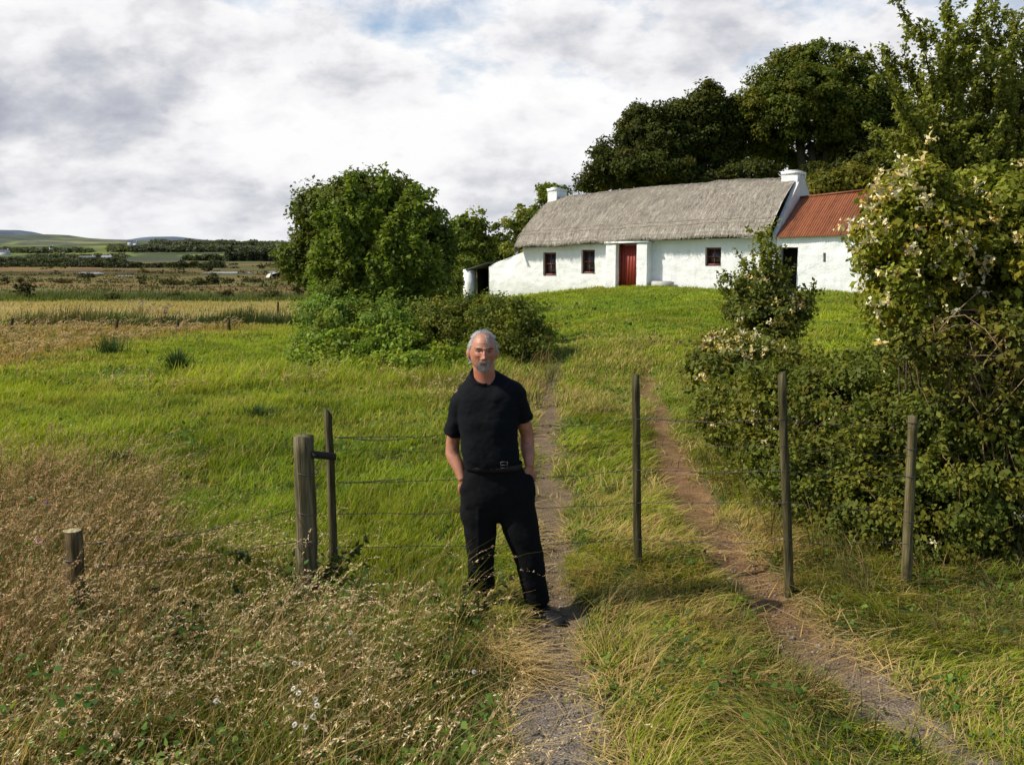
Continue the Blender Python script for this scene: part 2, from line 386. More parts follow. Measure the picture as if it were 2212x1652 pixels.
# ------------------------------------------------------------------ cottage (local X along the front, Y into the house)
PHI = R(-36)
CO = np.array([4.84, 37.95, .82])
cot = empty('cottage', CO, PHI, label='long whitewashed thatched cottage with a red door at the end of the lane', cat='cottage')
def m_plaster():
    m, nt = newmat('whitewash'); n = N(nt); co = objco(n)
    f = n.noise(co, 3.0, 6, .6); g = n.noise(co, 14, 5, .55, .6)
    v = n('ShaderNodeTexVoronoi', {'Vector': n.map(co, (2.6, 2.6, 4.2)), 'Scale': 1.0, 'Randomness': 1.0}, feature='SMOOTH_F1').outputs['Distance']
    c = n.ramp(f, [(.24, (.60, .59, .53)), (.38, (.84, .84, .82)), (.7, (.92, .92, .905))])
    sz = n('ShaderNodeSeparateXYZ', {'Vector': co}).outputs[2]; gd = n.math('MULTIPLY', n.ramp(n.math('ADD', sz, n.math('MULTIPLY', f, .5)), [(.0, (1, 1, 1)), (.55, (0, 0, 0))]), .45)
    c = n.mix(gd, c, (.42, .42, .33))
    stv = n.noise(n.map(co, (5, 5, .6)), 1.3, 5, .6); c = n.mix(n.ramp(stv, [(.58, (0, 0, 0)), (.75, (.35, .35, .35))]), c, (.50, .48, .42))
    c = n.mix(1.0, c, attr(n), 'MULTIPLY')
    hh = n.math('ADD', n.math('MULTIPLY', v, .7), n.math('MULTIPLY', g, .5))
    n.out(n.bsdf(c, .85, .1, n.bump(hh, .65, .06))); return m
PL = m_plaster()
def eave(X): return np.interp(X, [-5.8, 0, 6, 9.2], [1.62, 1.88, 2.0, 2.08])
def ridge(X): return np.interp(X, [-5.8, -3, 0, 3, 6, 9.2], [3.86, 4.07, 4.22, 4.33, 4.36, 4.4])
def rough_wall(mb, x0, x1, zb, ztop, ops, y=0.0, reveal=.28, amp=.022, step=.13, seed=1):
    xs = set(np.round(np.arange(x0, x1, step), 4)) | {x0, x1}
    zs = set(np.round(np.arange(zb, float(np.max(ztop(np.array([x0, x1])))), step), 4))
    fx = set(); fz = set()
    for o in ops: fx |= {o[0], o[1]}; fz |= {o[2], o[3]}
    xs = np.array(sorted([v for v in xs if all(abs(v-e) > .05 for e in fx)]+list(fx)))
    zs = np.array(sorted([v for v in zs if all(abs(v-e) > .05 for e in fz)]+[e for e in fz if e > zb]))
    nz = len(zs)
    V = []
    for X in xs:
        top = float(ztop(np.array([X]))[()] if np.ndim(ztop(np.array([X]))) == 0 else ztop(np.array([X]))[0])
        for z in list(zs)+[99]: V.append((X, y, min(z, top-(0 if z == 99 else .004))))
    V = np.array(V); nr = nz+1
    d = (fbm(V[:, 0]*2.1+seed*7, V[:, 2]*2.6, seed, 4)-.5)*2*amp + (fbm(V[:, 0]*.7, V[:, 2]*.6, seed+5, 2)-.5)*.07
    V[:, 1] += d
    Q = []
    for i in range(len(xs)-1):
        for j in range(nr-1):
            xc = (xs[i]+xs[i+1])/2; z0 = zs[j]; z1 = zs[j+1] if j+1 < nz else 99
            zc = (z0+z1)/2 if z1 < 99 else 50
            if any(o[0] < xc < o[1] and o[2] < zc < o[3] for o in ops): continue
            Q.append([i*nr+j, (i+1)*nr+j, (i+1)*nr+j+1, i*nr+j+1])
    mb.add(V, Q)
    for a, b, c_, e in ops:
        mb.add([[a,y-.004,c_],[a,y+reveal,c_],[a,y+reveal,e],[a,y-.004,e]], [[0,1,2,3]])
        mb.add([[b,y-.004,c_],[b,y-.004,e],[b,y+reveal,e],[b,y+reveal,c_]], [[0,1,2,3]])
        mb.add([[a,y-.004,e],[a,y+reveal,e],[b,y+reveal,e],[b,y-.004,e]], [[0,1,2,3]], col=(.9,.9,.9))
        mb.add([[a,y-.004,c_],[b,y-.004,c_],[b,y+reveal,c_],[a,y+reveal,c_]], [[0,1,2,3]], col=(.9,.9,.9))
WIN = [(-4.32, -3.64, .45, 1.43), (-2.37, -1.70, .56, 1.54), (3.25, 3.90, .93, 1.62)]
DOOR = (-.44, .46, -.02, 1.74)
D_ = 5.0
mb = MB()
rough_wall(mb, -5.40, 5.9, -.9, lambda X: eave(X)-.0, WIN+[DOOR], 0, .30, seed=1)
# rear wall, gables
mb.add([[-5.40,D_,-.9],[5.9,D_,-.9],[5.9,D_,2.0],[-5.40,D_,1.6]], [[0,3,2,1]])
def gable(mb, X, zt, yo=0):
    ys = np.linspace(0, D_, 24); V = []
    for yv in ys:
        t = 1-abs(yv-D_/2)/(D_/2)
        for s in np.linspace(0, 1, 12):
            V.append((X+(fbm(np.array([yv*2]), np.array([s*6]), int(X*10) % 97)[0]-.5)*.05, yv, -.9+s*((eave(X)+(zt-eave(X))*t-.12)+.9)))
    i = np.arange(23)[:, None]*12; k = np.arange(11)[None]
    mb.add(np.array(V), np.stack([i+k, i+12+k, i+13+k, i+1+k], -1).reshape(-1, 4))
gable(mb, -5.40, ridge(-5.8)); 
mb.build('front_wall', PL, cot, True)
# party gable with parapet above the thatch and right gable of the outbuilding
def parapet(x0, x1, lift, y0=-.12, y1=D_+.1, foot=-.9, e=None, rg=None, col=(1, 1, 1)):
    mb = MB(); n_ = 30
    ys = np.linspace(y0, y1, n_)
    e = eave(x0) if e is None else e; rg = ridge(x0) if rg is None else rg
    top = e+(rg-e)*(1-np.abs(ys-D_/2)/(D_/2+.05))+lift+(fbm(ys*3, ys*0, int(x0*10))-.5)*.10
    L = len(np.linspace(0, 1, 14))
    for X, fl in ((x0, 1), (x1, 0)):
        V = [(X+(fbm(np.array([yv*2.3]), np.array([s*7]), 8+fl)[0]-.5)*.06, yv, foot+s*(t-foot)) for yv, t in zip(ys, top) for s in np.linspace(0, 1, L)]
        i = np.arange(n_-1)[:, None]*L; k = np.arange(L-1)[None]
        Q = np.stack([i+k, i+L+k, i+L+1+k, i+1+k], -1).reshape(-1, 4)
        mb.add(np.array(V), Q if not fl else Q[:, ::-1], col=col)
    V = np.array([(X, yv, t) for yv, t in zip(ys, top+.004) for X in (x0-.015, x1+.015)])
    i = np.arange(n_-1)*2
    mb.add(V, np.stack([i, i+1, i+3, i+2], -1), col=np.array(col)*.97)
    mb.add([[x0,y0,foot],[x1,y0,foot],[x1,y0,top[0]],[x0,y0,top[0]]], [[0,1,2,3]], col=col)
    return mb
parapet(5.925, 6.065, .14, y0=-.06, col=(.74, .73, .70)).build('gable_parapet', PL, cot, True)
# outbuilding at the right end
SH = (6.08, 6.88, -.1, 1.62); SLIT = (7.80, 7.90, 1.10, 1.42)
mb = MB()
rough_wall(mb, 6.07, 9.02, -.7, lambda X: eave(X)+.03, [SH, SLIT], -.05, .45, amp=.045, seed=4)
mb.build('outbuilding_wall', PL, cot, True); mb = MB()
mb.add([[6.07,4.6,-.9],[9.0,4.6,-.9],[9.0,4.6,2.0],[6.07,4.6,2.0]], [[0,3,2,1]])
mb.build('rear_wall', PL, cot, True)
parapet(9.02, 9.42, .10, y0=-.07, y1=4.7, e=2.02, rg=3.75, col=(.86, .80, .74)).build('outbuilding_gable', PL, cot, True, label='bare rubble stone gable end of the outbuilding')
# near-black floor and doorway panel inside, painted as shade so openings read black
mdark = m_simple('interior_shade', (.015, .013, .011), .95, .05, .3, 5, .1)
mb = MB(); mb.box((6.2,.45,-.72),(8.9,4.5,-.6)); mb.box((6.13,.62,-.6),(7.3,.66,2.0)); mb.build('floor_and_shade_panel', mdark, cot)
# ---- thatch
def m_thatch():
    m, nt = newmat('thatch'); n = N(nt); co = objco(n)
    f = n.noise(n.map(co, (16, 2.2, 2.2)), 2.2, 6, .65, .4); g = n.noise(co, .8, 4)
    k = n.noise(n.map(co, (9, 1.2, 1.2)), 1.2, 4, .6)
    c = n.ramp(f, [(.28, (.16, .14, .118)), (.5, (.40, .365, .32)), (.72, (.60, .555, .49))])
    c = n.mix(n.math('MULTIPLY', g, .45), c, (.36, .325, .275))
    c = n.mix(1.0, c, n.ramp(k, [(.35, (.8, .79, .77)), (.65, (1.15, 1.14, 1.1))]), 'MULTIPLY')
    c = n.mix(1.0, c, attr(n), 'MULTIPLY')
    n.out(n.bsdf(c, .95, .05, n.bump(f, .55, .025))); return m
TM = m_thatch()
def prof(X, s):
    """s 0..1 front eave to rear eave along the outside; returns y,z (arrays)"""
    e = eave(X)-.05; rg = ridge(X)
    y0, y1 = -.42, D_+.42
    y = y0+(y1-y0)*s
    t = 1-np.abs(y-D_/2)/(D_/2+.42)
    tt = np.where(t > .93, .93+(t-.93)*.55, t)      # softly rounded ridge
    z = e+.30+(rg+.06-e-.30)*tt + .16*np.sin(np.pi*np.clip(t, 0, 1))
    z = np.where(t < .10, z-(.10-t)*1.6*.9, z)      # rounded drip edge
    return y, z
xs = np.linspace(-5.56, 5.94, 150); ss = np.concatenate([np.linspace(0, .06, 6)[:-1], np.linspace(.06, .94, 54), np.linspace(.94, 1, 6)[1:]])
Xg, Sg = np.meshgrid(xs, ss, indexing='ij')
yg, zg = prof(Xg, Sg)
nz_ = (fbm(Xg*1.1, yg*.9, 41)-.5)*.14+(fbm(Xg*5, yg*1.3, 42)-.5)*.03
endr = np.minimum(1, (Xg+5.56)/.22); zg = zg+nz_-.14*(1-np.sqrt(np.clip(1-(1-endr)**2, 0, 1)))
ed = (Sg < .004) | (Sg > .996)
zg = zg+np.where(ed, (fbm(Xg*7, Xg*0, 43)-.5)*.10, 0)
ny = len(ss); V = np.stack([Xg, yg, zg], -1).reshape(-1, 3)
i = np.arange(len(xs)-1)[:, None]*ny; k = np.arange(ny-1)[None]
mb = MB()
cth = np.broadcast_to((.88+.24*fbm(V[:, 0]*.6, V[:, 1]*.5, 44))[:, None], (len(V), 3))
mb.add(V, np.stack([i+k, i+ny+k, i+ny+1+k, i+1+k], -1).reshape(-1, 4), col=cth)
# soffit
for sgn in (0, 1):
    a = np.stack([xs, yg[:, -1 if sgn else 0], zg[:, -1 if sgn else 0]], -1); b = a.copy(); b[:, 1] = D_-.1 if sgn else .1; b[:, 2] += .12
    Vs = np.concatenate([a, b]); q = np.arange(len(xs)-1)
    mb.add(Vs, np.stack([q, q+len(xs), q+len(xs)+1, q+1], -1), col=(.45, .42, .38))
# left verge end cap
cap = np.stack([np.full(ny, -5.56), yg[0], zg[0]], -1); cap2 = cap.copy(); cap2[:, 0] = -5.42; cap2[:, 2] -= .28; cap1 = cap.copy(); cap1[:, 2] -= .24
q = np.arange(ny-1)
mb.add(np.concatenate([cap, cap1, cap2]), np.concatenate([np.stack([q, q+1, q+ny+1, q+ny], -1), np.stack([q+ny, q+ny+1, q+2*ny+1, q+2*ny], -1)]), col=(.75, .72, .68))
# straw ends lying down the slope + ragged fringe
def straws(nst, s0, s1, L, fr=False):
    X = rng.uniform(-5.53, 5.88, nst); s = rng.uniform(s0, s1, nst)
    ln = rng.uniform(*L, nst)
    y, z = prof(X, s); y2, z2 = prof(X, np.clip(s-.012, 0, 1)); dy, dz = y2-y, z2-z
    l = np.hypot(dy, dz)+1e-6; dy, dz = dy/l, dz/l
    if fr: dy = -np.abs(rng.normal(.35, .2, nst)); dz = -np.ones(nst)*.9
    zz = z+(fbm(X*1.1, y*.9, 41)-.5)*.14
    w = rng.uniform(.003, .008, nst)*(1.4 if fr else 1)
    p0 = np.stack([X, y, zz+.012], -1); dx = rng.normal(0, .16, nst)
    p1 = p0+np.stack([dx*ln, dy*ln, dz*ln+(0.0 if fr else .018)], -1)
    a = p0-np.stack([w, w*0, w*0], -1); b = p0+np.stack([w, w*0, w*0], -1)
    V = np.stack([a, b, p1+np.stack([w*.6, w*0, w*0], -1), p1-np.stack([w*.6, w*0, w*0], -1)], 1).reshape(-1, 3)
    c = (rng.uniform(.75, 1.25, nst)[:, None]*np.array([1.0, .97, .9])).repeat(4, 0)
    return V, np.arange(nst*4).reshape(-1, 4), c
V, Q, c = straws(26000, .03, .5, (.10, .32)); mb.add(V, Q, col=c)
V, Q, c = straws(5200, .0, .018, (.05, .17), True); mb.add(V, Q, col=c*.8)
# scallop rods along the eave
for dz_ in (.055, .085):
    pts = [(x_, *[float(q_[0]) for q_ in prof(np.array([x_]), np.array([dz_]))]) for x_ in np.linspace(-5.48, 5.8, 90)]
    pts = np.array(pts); pts[:, 2] += .02+(fbm(pts[:, 0]*1.1, pts[:, 1]*.9, 41)-.5)*.14+rng.normal(0, .008, 90)
    mb.tube(pts, .012, 5, (.6, .55, .48))
mb.build('thatch_roof', TM, cot, True)
# ---- chimneys
def chimney(X0, X1, y0, y1, z0, z1, capc):
    mb = MB()
    for (a, b, c_, d_, e_, f_) in ((X0, X1, y0, y1, z0, z1),):
        g = 9
        for axis in range(2):
            for side in range(2):
                u = np.linspace(0, 1, g); U, W = np.meshgrid(u, u, indexing='ij')
                if axis == 0: Vx = np.where(side, b, a)+0*U; Vy = c_+(d_-c_)*U
                else: Vx = a+(b-a)*U; Vy = np.where(side, d_, c_)+0*U
                Vz = e_+(f_-e_)*W
                V = np.stack([Vx, Vy, Vz], -1).reshape(-1, 3)
                V += (np.stack([fbm(V[:, 2]*5, V[:, 1]*5, 61), fbm(V[:, 2]*5, V[:, 0]*5, 62), V[:, 0]*0+.5], -1)-.5)*.035
                i = np.arange(g-1)[:, None]*g; k = np.arange(g-1)[None]
                mb.add(V, np.stack([i+k, i+g+k, i+g+1+k, i+1+k], -1).reshape(-1, 4))
        mb.box((a-.02, c_-.02, f_-.05), (b+.02, d_+.02, f_+.06), (.97, .97, .95), .012)
        mb.box((a+.08, c_+.12, f_+.06), (b-.08, d_-.12, f_+.12), capc, .01)
    return mb
chimney(5.40, 6.03, 2.05, 2.95, 3.7, 4.46, (.75, .73, .70)).build('chimney', PL, cot)
chimney(-5.50, -5.02, 2.1, 2.95, 3.3, 4.24, (.75, .73, .70)).build('chimney', PL, cot)
# ---- windows
MR = m_simple('red_brown_paint', (.16, .045, .032), .55, .35, .35, 18, .3)
MD = m_simple('red_door_paint', (.215, .028, .016), .5, .35, .28, 7, .25)
def m_glass():
    m, nt = newmat('window_glass'); n = N(nt); co = objco(n)
    n.out(n.bsdf(n.mix(n.noise(co, 4), (.012, .012, .014), (.045, .045, .05)), .08, .5)); return m
GL = m_glass()
for (a, b, z0, z1) in WIN:
    e = empty('window', (0, 0, 0)); e.parent = cot
    mb = MB(); t = .06; y0, y1 = .12, .20
    mb.box((a,y0,z0),(a+t,y1,z1)); mb.box((b-t,y0,z0),(b,y1,z1))
    mb.box((a+t,y0+.002,z1-t*1.3),(b-t,y1,z1)); mb.box((a+t,y0-.03,z0),(b-t,y1,z0+t*1.2))
    m_ = (a+b)/2; zm = (z0+z1)/2
    mb.box((a+t,y0+.01,zm-.028),(b-t,y1-.01,zm+.028)); 
    mb.box((m_-.016,y0+.02,z0+t*1.2),(m_+.016,y1-.02,zm-.028)); mb.box((m_-.016,y0+.02,zm+.028),(m_+.016,y1-.02,z1-t*1.3))
    mb.build('frame', MR, e)
    mb = MB(); mb.box((a+t*.5,.165,z0+.03),(b-t*.5,.172,z1-.03)); mb.build('pane', GL, e)
    mb = MB(); mb.box((a+.004,.21,z0+.004),(b-.004,.29,z1-.004)); mb.build('dark_backing', mdark, e)  # dark sheet behind the glass, stands in for the unlit room
# ---- porch piers, lintel, door
mb = MB()
def pier(mb, x0, x1, zt):
    g = 12
    for (ax, val, lo, hi, flip) in (('y', -.42, x0, x1, 0), ('x', x0, -.42, .02, 1), ('x', x1, -.42, .02, 0)):
        U, W = np.meshgrid(np.linspace(lo, hi, 6), np.linspace(-.5, zt, g), indexing='ij')
        nn = (fbm(U*4+val*9, W*3, 77)-.5)*.07*np.clip(1-np.abs(U-(lo+hi)/2)/((hi-lo)/2)*.6, 0, 1)
        V = np.stack([U, val+nn, W], -1) if ax == 'y' else np.stack([val+nn, U, W], -1)
        i = np.arange(5)[:, None]*g; k = np.arange(g-1)[None]
        Q = np.stack([i+k, i+g+k, i+g+1+k, i+1+k], -1).reshape(-1, 4)
        mb.add(V.reshape(-1, 3), Q[:, ::-1] if flip else Q)
    mb.add([[x0,-.42,zt],[x1,-.42,zt],[x1,.02,zt],[x0,.02,zt]], [[0,1,2,3]])
pier(mb, -.93, -.47, 1.76); pier(mb, .49, .95, 1.80)
mb.build('porch_pier', PL, cot, True)
mb = MB(); mb.box((-1.0, -.47, 1.80), (1.02, .02, 1.865), (.9, .9, .87), .008); mb.build('lintel', PL, cot)
dr = empty('door', (0, 0, 0)); dr.parent = cot
mb = MB()
for q in range(6):
    x0 = -.40+q*.137; mb.box((x0, -.10+rng.uniform(-.003, .003), .02), (x0+.131, -.05, 1.72), np.array([1, 1, 1])*rng.uniform(.85, 1.1))
mb.box((-.395,-.052,.03),(.417,-.03,1.70),(.3,.3,.3))
mb.build('planks', MD, dr)
mb = MB(); mb.box((-.468,-.14,0),(-.405,-.02,1.745)); mb.box((.428,-.14,0),(.488,-.02,1.745)); mb.box((-.405,-.138,1.725),(.428,-.02,1.785)); mb.build('frame', MD, dr)
mb = MB(); mb.box((.24,-.14,.80),(.37,-.102,.845),(.8,.8,.8)); mb.box((.33,-.13,.76),(.37,-.104,.90),(.8,.8,.8)); mb.build('handle', M['iron'], dr)
mb = MB(); mb.box((-.6,-.75,-.2),(.6,-.5,.0),(.6,.58,.55),.02); mb.build('doorstep', PL, cot)
# ---- corrugated iron roof
def m_rust():
    m, nt = newmat('rusty_red_iron'); n = N(nt); co = objco(n)
    f = n.noise(n.map(co, (7, .5, .5)), 1.5, 5, .6); g = n.noise(co, 5, 6, .6)
    c = n.ramp(n.math('ADD', n.math('MULTIPLY', f, .6), n.math('MULTIPLY', g, .4)), [(.30, (.08, .034, .020)), (.46, (.22, .070, .027)), (.62, (.29, .105, .044)), (.75, (.31, .145, .08))])
    n.out(n.bsdf(n.mix(1.0, c, attr(n), 'MULTIPLY'), .6, .3, n.bump(g, .2, .01))); return m
RU = m_rust()
mb = MB()
def iron(x0, x1, front):
    nx = int((x1-x0)/.0095); X = np.linspace(x0, x1, nx); ny = 12
    T = np.linspace(0, 1, ny); Xg, Tg = np.meshgrid(X, T, indexing='ij')
    e = eave(Xg)+.03; rg = np.interp(Xg, [6, 9.2], [3.50, 3.72])
    ys, zs = (-.22, e-.06) if front else (4.8, e-.06)
    y = ys+(2.3-ys)*Tg; z = zs+(rg-zs)*Tg+np.sin((Xg)*2*math.pi/.092)*.017+(np.floor((Xg-6)/.75) % 2)*.004
    z = z+(fbm(Xg*1.2, y*1.2, 55)-.5)*.03
    V = np.stack([Xg, y, z], -1).reshape(-1, 3)
    i = np.arange(nx-1)[:, None]*ny; k = np.arange(ny-1)[None]
    Q = np.stack([i+k, i+ny+k, i+ny+1+k, i+1+k], -1).reshape(-1, 4)
    sheet = np.floor((V[:, 0]-6)/.75).astype(int) % 5
    mb.add(V, Q if front else Q[:, ::-1], col=np.array([.92, 1.06, .98, .86, 1.08])[sheet][:, None]*np.ones(3))
iron(6.09, 9.05, True); iron(6.09, 9.05, False)
mb.tube([(6.09, 2.3, 3.535), (9.04, 2.3, 3.755)], .045, 8, (.75, .75, .8))
mb.build('iron_roof', RU, cot, True)
# ---- left lean-to wall and pier
mb = MB()
rough_wall(mb, -7.30, -5.39, -1.1, lambda X: np.interp(X, [-7.3, -6.9, -5.39], [.80, .97, 1.45]), [], .02, .2, amp=.04, seed=9)
V = [[-7.3,.02,-1.1],[-7.3,.55,-1.1],[-5.39,.55,-1.1],[-5.39,.02,-1.1],[-7.3,.02,.80],[-7.3,.55,.80],[-5.39,.55,1.45],[-5.39,.02,1.45]]
mb.add(V, [[4,7,6,5],[0,4,5,1],[1,5,6,2]]); mb.build('end_wall', PL, cot, True)
mb = MB()
mb.hexa(np.array([[-8.85,.0,-1.3],[-8.35,.0,-1.3],[-8.35,.5,-1.3],[-8.85,.5,-1.3],[-8.80,.02,.66],[-8.38,.02,.62],[-8.38,.5,.62],[-8.80,.5,.66]])+rng.normal(0,.02,(8,3)))
mb.build('end_pier', PL, cot)
mb = MB()
mb.hexa(np.array([[-8.6,-.05,.60],[-7.28,-.05,.92],[-7.28,2.6,.92],[-8.6,2.6,.60],[-8.6,-.05,.66],[-7.28,-.05,1.0],[-7.28,2.6,1.0],[-8.6,2.6,.66]]),(.6,.6,.55))
mb.build('shelter_roof', m_simple('old_slate', (.10, .10, .085), .8, .2, .4, 6, .4), cot)
mb = MB(); mb.box((-8.38,1.3,-1.3),(-7.28,1.36,.93)); mb.box((-8.36,.51,-1.3),(-8.30,1.3,.66)); mb.box((-7.36,.06,-1.3),(-7.31,1.3,.92)); mb.build('shelter_shade_back', mdark, cot)  # near-black panels added so the opening looks deep in shade
# stone bench with grass beside the door
mb = MB(); mb.box((1.15,-.42,.0),(2.0,-.05,.30),(.5,.48,.44),.03); mb.build('stone_bench', PL, cot)
# ------------------------------------------------------------------ foliage helpers
def unit(a): return a/(np.linalg.norm(a, axis=-1, keepdims=True)+1e-9)
def leafmesh(name, p, L, Wd, nrm, dirv, col, fold=.12):
    """kite leaves. p (n,3) centre, L,W (n,), nrm/dirv (n,3), col (n,3)"""
    d = unit(dirv-nrm*np.sum(dirv*nrm, -1, keepdims=True)); s = np.cross(d, nrm)
    L = L[:, None]; Wd = Wd[:, None]
    V = np.stack([p-d*L*.5, p+s*Wd*.5-d*L*.08+nrm*Wd*fold, p+d*L*.5-nrm*L*.08, p-s*Wd*.5-d*L*.08+nrm*Wd*fold], 1).reshape(-1, 3)
    return V, np.arange(len(p)*4).reshape(-1, 4), col.repeat(4, 0)
def leafcol(n, base, var=.3, yel=.15):
    b = np.array(base)[None]*rng.uniform(1-var, 1+var, n)[:, None]
    y = rng.uniform(0, yel, n)[:, None]
    return np.clip((b*(1-y)+np.array([[.24, .22, .03]])*y)*np.array([[1.13, 1.0, .78]]), 0, 1)
def cloud(blobs, nclump, per, rc, leaf, base, var=.3, yel=.12, shell=.55, flat=.75, up=.5, aspect=.62, warm=.2):
    """blobs: (centre xyz, rx, ry, rz). returns leaf arrays + clump centres"""
    B = np.array([[*b[0], *b[1:]] for b in blobs], float)
    wt = (B[:, 3]*B[:, 4]*B[:, 5])**(2/3); wt /= wt.sum()
    bi = rng.choice(len(B), nclump, p=wt)
    u = unit(rng.normal(size=(nclump, 3))); rad = rng.uniform(shell**3, 1, nclump)**(1/3)*np.where(rng.uniform(0, 1, nclump) < .16, rng.uniform(1.0, 1.28, nclump), 1)
    cen = B[bi, :3]+u*B[bi, 3:6]*rad[:, None]
    cn = rng.uniform(.72, 1.28, nclump)
    ci = np.repeat(np.arange(nclump), per)
    n_ = len(ci); off = rng.normal(size=(n_, 3))*np.array([1, 1, flat])
    off = unit(off)*(rng.uniform(0, 1, n_)**.6)[:, None]*np.array([1, 1, flat])
    rcs = rc*rng.uniform(.45, 1.35, nclump)
    p = cen[ci]+off*rcs[ci][:, None]
    outw = unit(off+u[ci]*.6)
    nr = unit(outw*.7+np.array([0, 0, up])+rng.normal(size=(n_, 3))*.55)
    dr_ = unit(outw*.6+rng.normal(size=(n_, 3))*.6+np.array([0, 0, -.35]))
    L = leaf*np.clip(rng.lognormal(-.05, .30, n_), .4, 1.7)
    c = leafcol(n_, base, var, yel)*cn[ci][:, None]
    wm = (rng.uniform(0, 1, nclump) < warm)[ci][:, None]
    c = np.where(wm, c*np.array([[1.25, 1.02, .8]]), c)
    return (*leafmesh('', p, L, L*aspect, nr, dr_, c), cen)
def limb(mb, a, b, r0, r1, sag=.1, n=7, seg=7, col=(1, 1, 1), wob=.06):
    a = np.array(a, float); b = np.array(b, float); t = np.linspace(0, 1, seg)[:, None]
    L = np.linalg.norm(b-a)
    pts = a+(b-a)*t+np.array([0, 0, 1])*np.sin(t*math.pi)*L*sag+np.cumsum(rng.normal(0, wob*L/seg, (seg, 3)), 0)*np.sin(t*math.pi)
    mb.tube(pts, np.linspace(r0, r1, seg), n, col); return pts
def tree(name, label, cat, base, blobs, ncl, per, rc, leaf, colr, trunk_r, group=None, forks=None, limbs=26, **k):
    base = np.array(base, float)
    root = empty(name, base, label=label, cat=cat, group=group)
    V, Q, C, cen = cloud(blobs, ncl, per, rc, leaf, colr, **k)
    mb = MB(); mb.add(V-base, Q, col=C); mb.build('crown', M['leaf'], root)
    mb = MB()
    forks = forks or [base+np.array([0, 0, .5*(np.mean([b[0][2] for b in blobs])-base[2])])]
    for f in forks:
        f = np.array(f, float); limb(mb, base+rng.normal(0, .05, 3)*np.array([1, 1, 0])-np.array([0, 0, .15])-base, f-base, trunk_r, trunk_r*.7, .02, 9, 8, wob=.03)
    sel = cen[rng.choice(len(cen), min(limbs, len(cen)), replace=False)]
    for c in sel:
        f = np.array(forks[int(np.argmin([np.linalg.norm(np.array(q)-c) for q in forks]))])
        pts = limb(mb, f-base, c-base, trunk_r*.45, trunk_r*.1, .10, 6, 7, wob=.12)
        for q in range(2):
            c2 = cen[rng.integers(len(cen))]
            if np.linalg.norm(c2-c) < 3.0: limb(mb, pts[4], c2-base, trunk_r*.2, trunk_r*.05, .05, 5, 5)
    mb.build('trunk', M['bark'], root, True)
    return root
def B(u, v, y, ru, rv, ry=None):
    s = y/FPX
    return (P(u, v, y), ru*s, (ry if ry is not None else (ru*s)), rv*s)
GB = 'trees behind the cottage'
# big dark sycamore left of the lane
gb = P(800, 660, 29); gb[2] = Hs(gb[0], gb[1])
tree('sycamore_tree', 'broad dark round-headed sycamore rising behind the bramble bank left of the cottage', 'tree', gb,
     [B(745,475,29,100,90),B(665,545,29,55,48),B(850,480,29.5,90,85),B(915,545,30,55,60),B(790,425,29,90,52),B(690,500,28.5,55,60),B(800,560,28,120,60),B(655,580,28.4,35,30),B(720,600,28,60,40),B(900,590,28,60,45),B(940,520,30,34,62),B(955,570,30,24,40),B(630,555,28.2,30,30)],
     430, 140, .48, .13, (.080, .122, .022), .2, limbs=34, warm=.25, shell=.62, forks=[P(770, 560, 29), P(850, 570, 29)])
gb = P(1012, 625, 46); gb[2] = Hs(gb[0], gb[1])
tree('ash_tree', 'small rounded green tree between the dark sycamore and the cottage', 'tree', gb,
     [B(1012,520,46,40,55),B(985,545,46,28,40),B(1035,545,46,30,38),B(1015,490,46,26,26),B(1000,575,45,36,30)], 150, 70, .45, .2, (.11, .17, .03), .12, limbs=14)
gb = P(1115, 600, 51); gb[2] = Hs(gb[0], gb[1])
tree('elder_tree', 'lighter green ragged tree beside the left gable of the cottage', 'tree', gb,
     [B(1100,520,50,45,48),B(1075,550,50,34,36),B(1145,500,50,34,55),B(1130,470,51,24,28),B(1180,445,52,26,40),B(1195,415,53,30,14),B(1120,560,49,40,30)], 190, 70, .42, .2, (.12, .17, .03), .13, limbs=18, warm=.35)
# shelter belt behind the cottage
def bk(name, label, u, v, y, blobs, ncl, colr, r, forks, per=140, **k):
    gb = P(u, v, y); gb[2] = Hs(gb[0], gb[1])
    return tree(name, label, 'tree', gb, blobs, int(ncl*1.25), per, .62, .19, colr, r, GB, forks, **k)
bk('shelter_tree', 'dark spreading tree behind the left half of the thatch, lowest of the shelter belt', 1440, 470, 56,
   [B(1290,392,56,42,30),B(1340,345,56,60,52),B(1410,300,56,70,62),B(1475,285,57,50,62),B(1400,360,55,100,42),B(1380,265,57,40,36),B(1300,365,55,40,36),B(1450,370,56,70,40),B(1350,385,55,60,26)], 430, (.042, .062, .014), .25,
   [P(1480, 350, 56), P(1420, 350, 56)], limbs=26)
bk('shelter_tree', 'spiky-topped dark tree between the lowest and the tallest trees behind the cottage', 1548, 470, 57,
   [B(1525,235,57,42,45),B(1500,300,57,55,45),B(1560,300,58,50,50),B(1538,205,57,16,28),B(1590,260,58,40,45),B(1470,250,57,30,30),B(1540,350,58,60,40)], 290, (.050, .074, .016), .22,
   [P(1520, 330, 57), P(1570, 320, 57)], limbs=24, warm=.3)
bk('shelter_tree', 'tallest tree behind the cottage, its rounded top above the right chimney', 1772, 470, 58,
   [B(1700,175,58,68,62),B(1780,150,58,85,52),B(1845,215,58,72,60),B(1640,225,57,48,58),B(1690,260,57,80,52),B(1790,255,57,95,60),B(1740,205,56,80,60),B(1715,130,58,40,22),B(1650,310,59,60,30),B(1850,290,58,60,50),B(1820,330,59,70,30),B(1690,340,60,50,26)], 640, (.082, .120, .022), .34,
   [P(1752, 310, 58), P(1725, 290, 58), P(1790, 300, 58)], limbs=36, warm=.3)
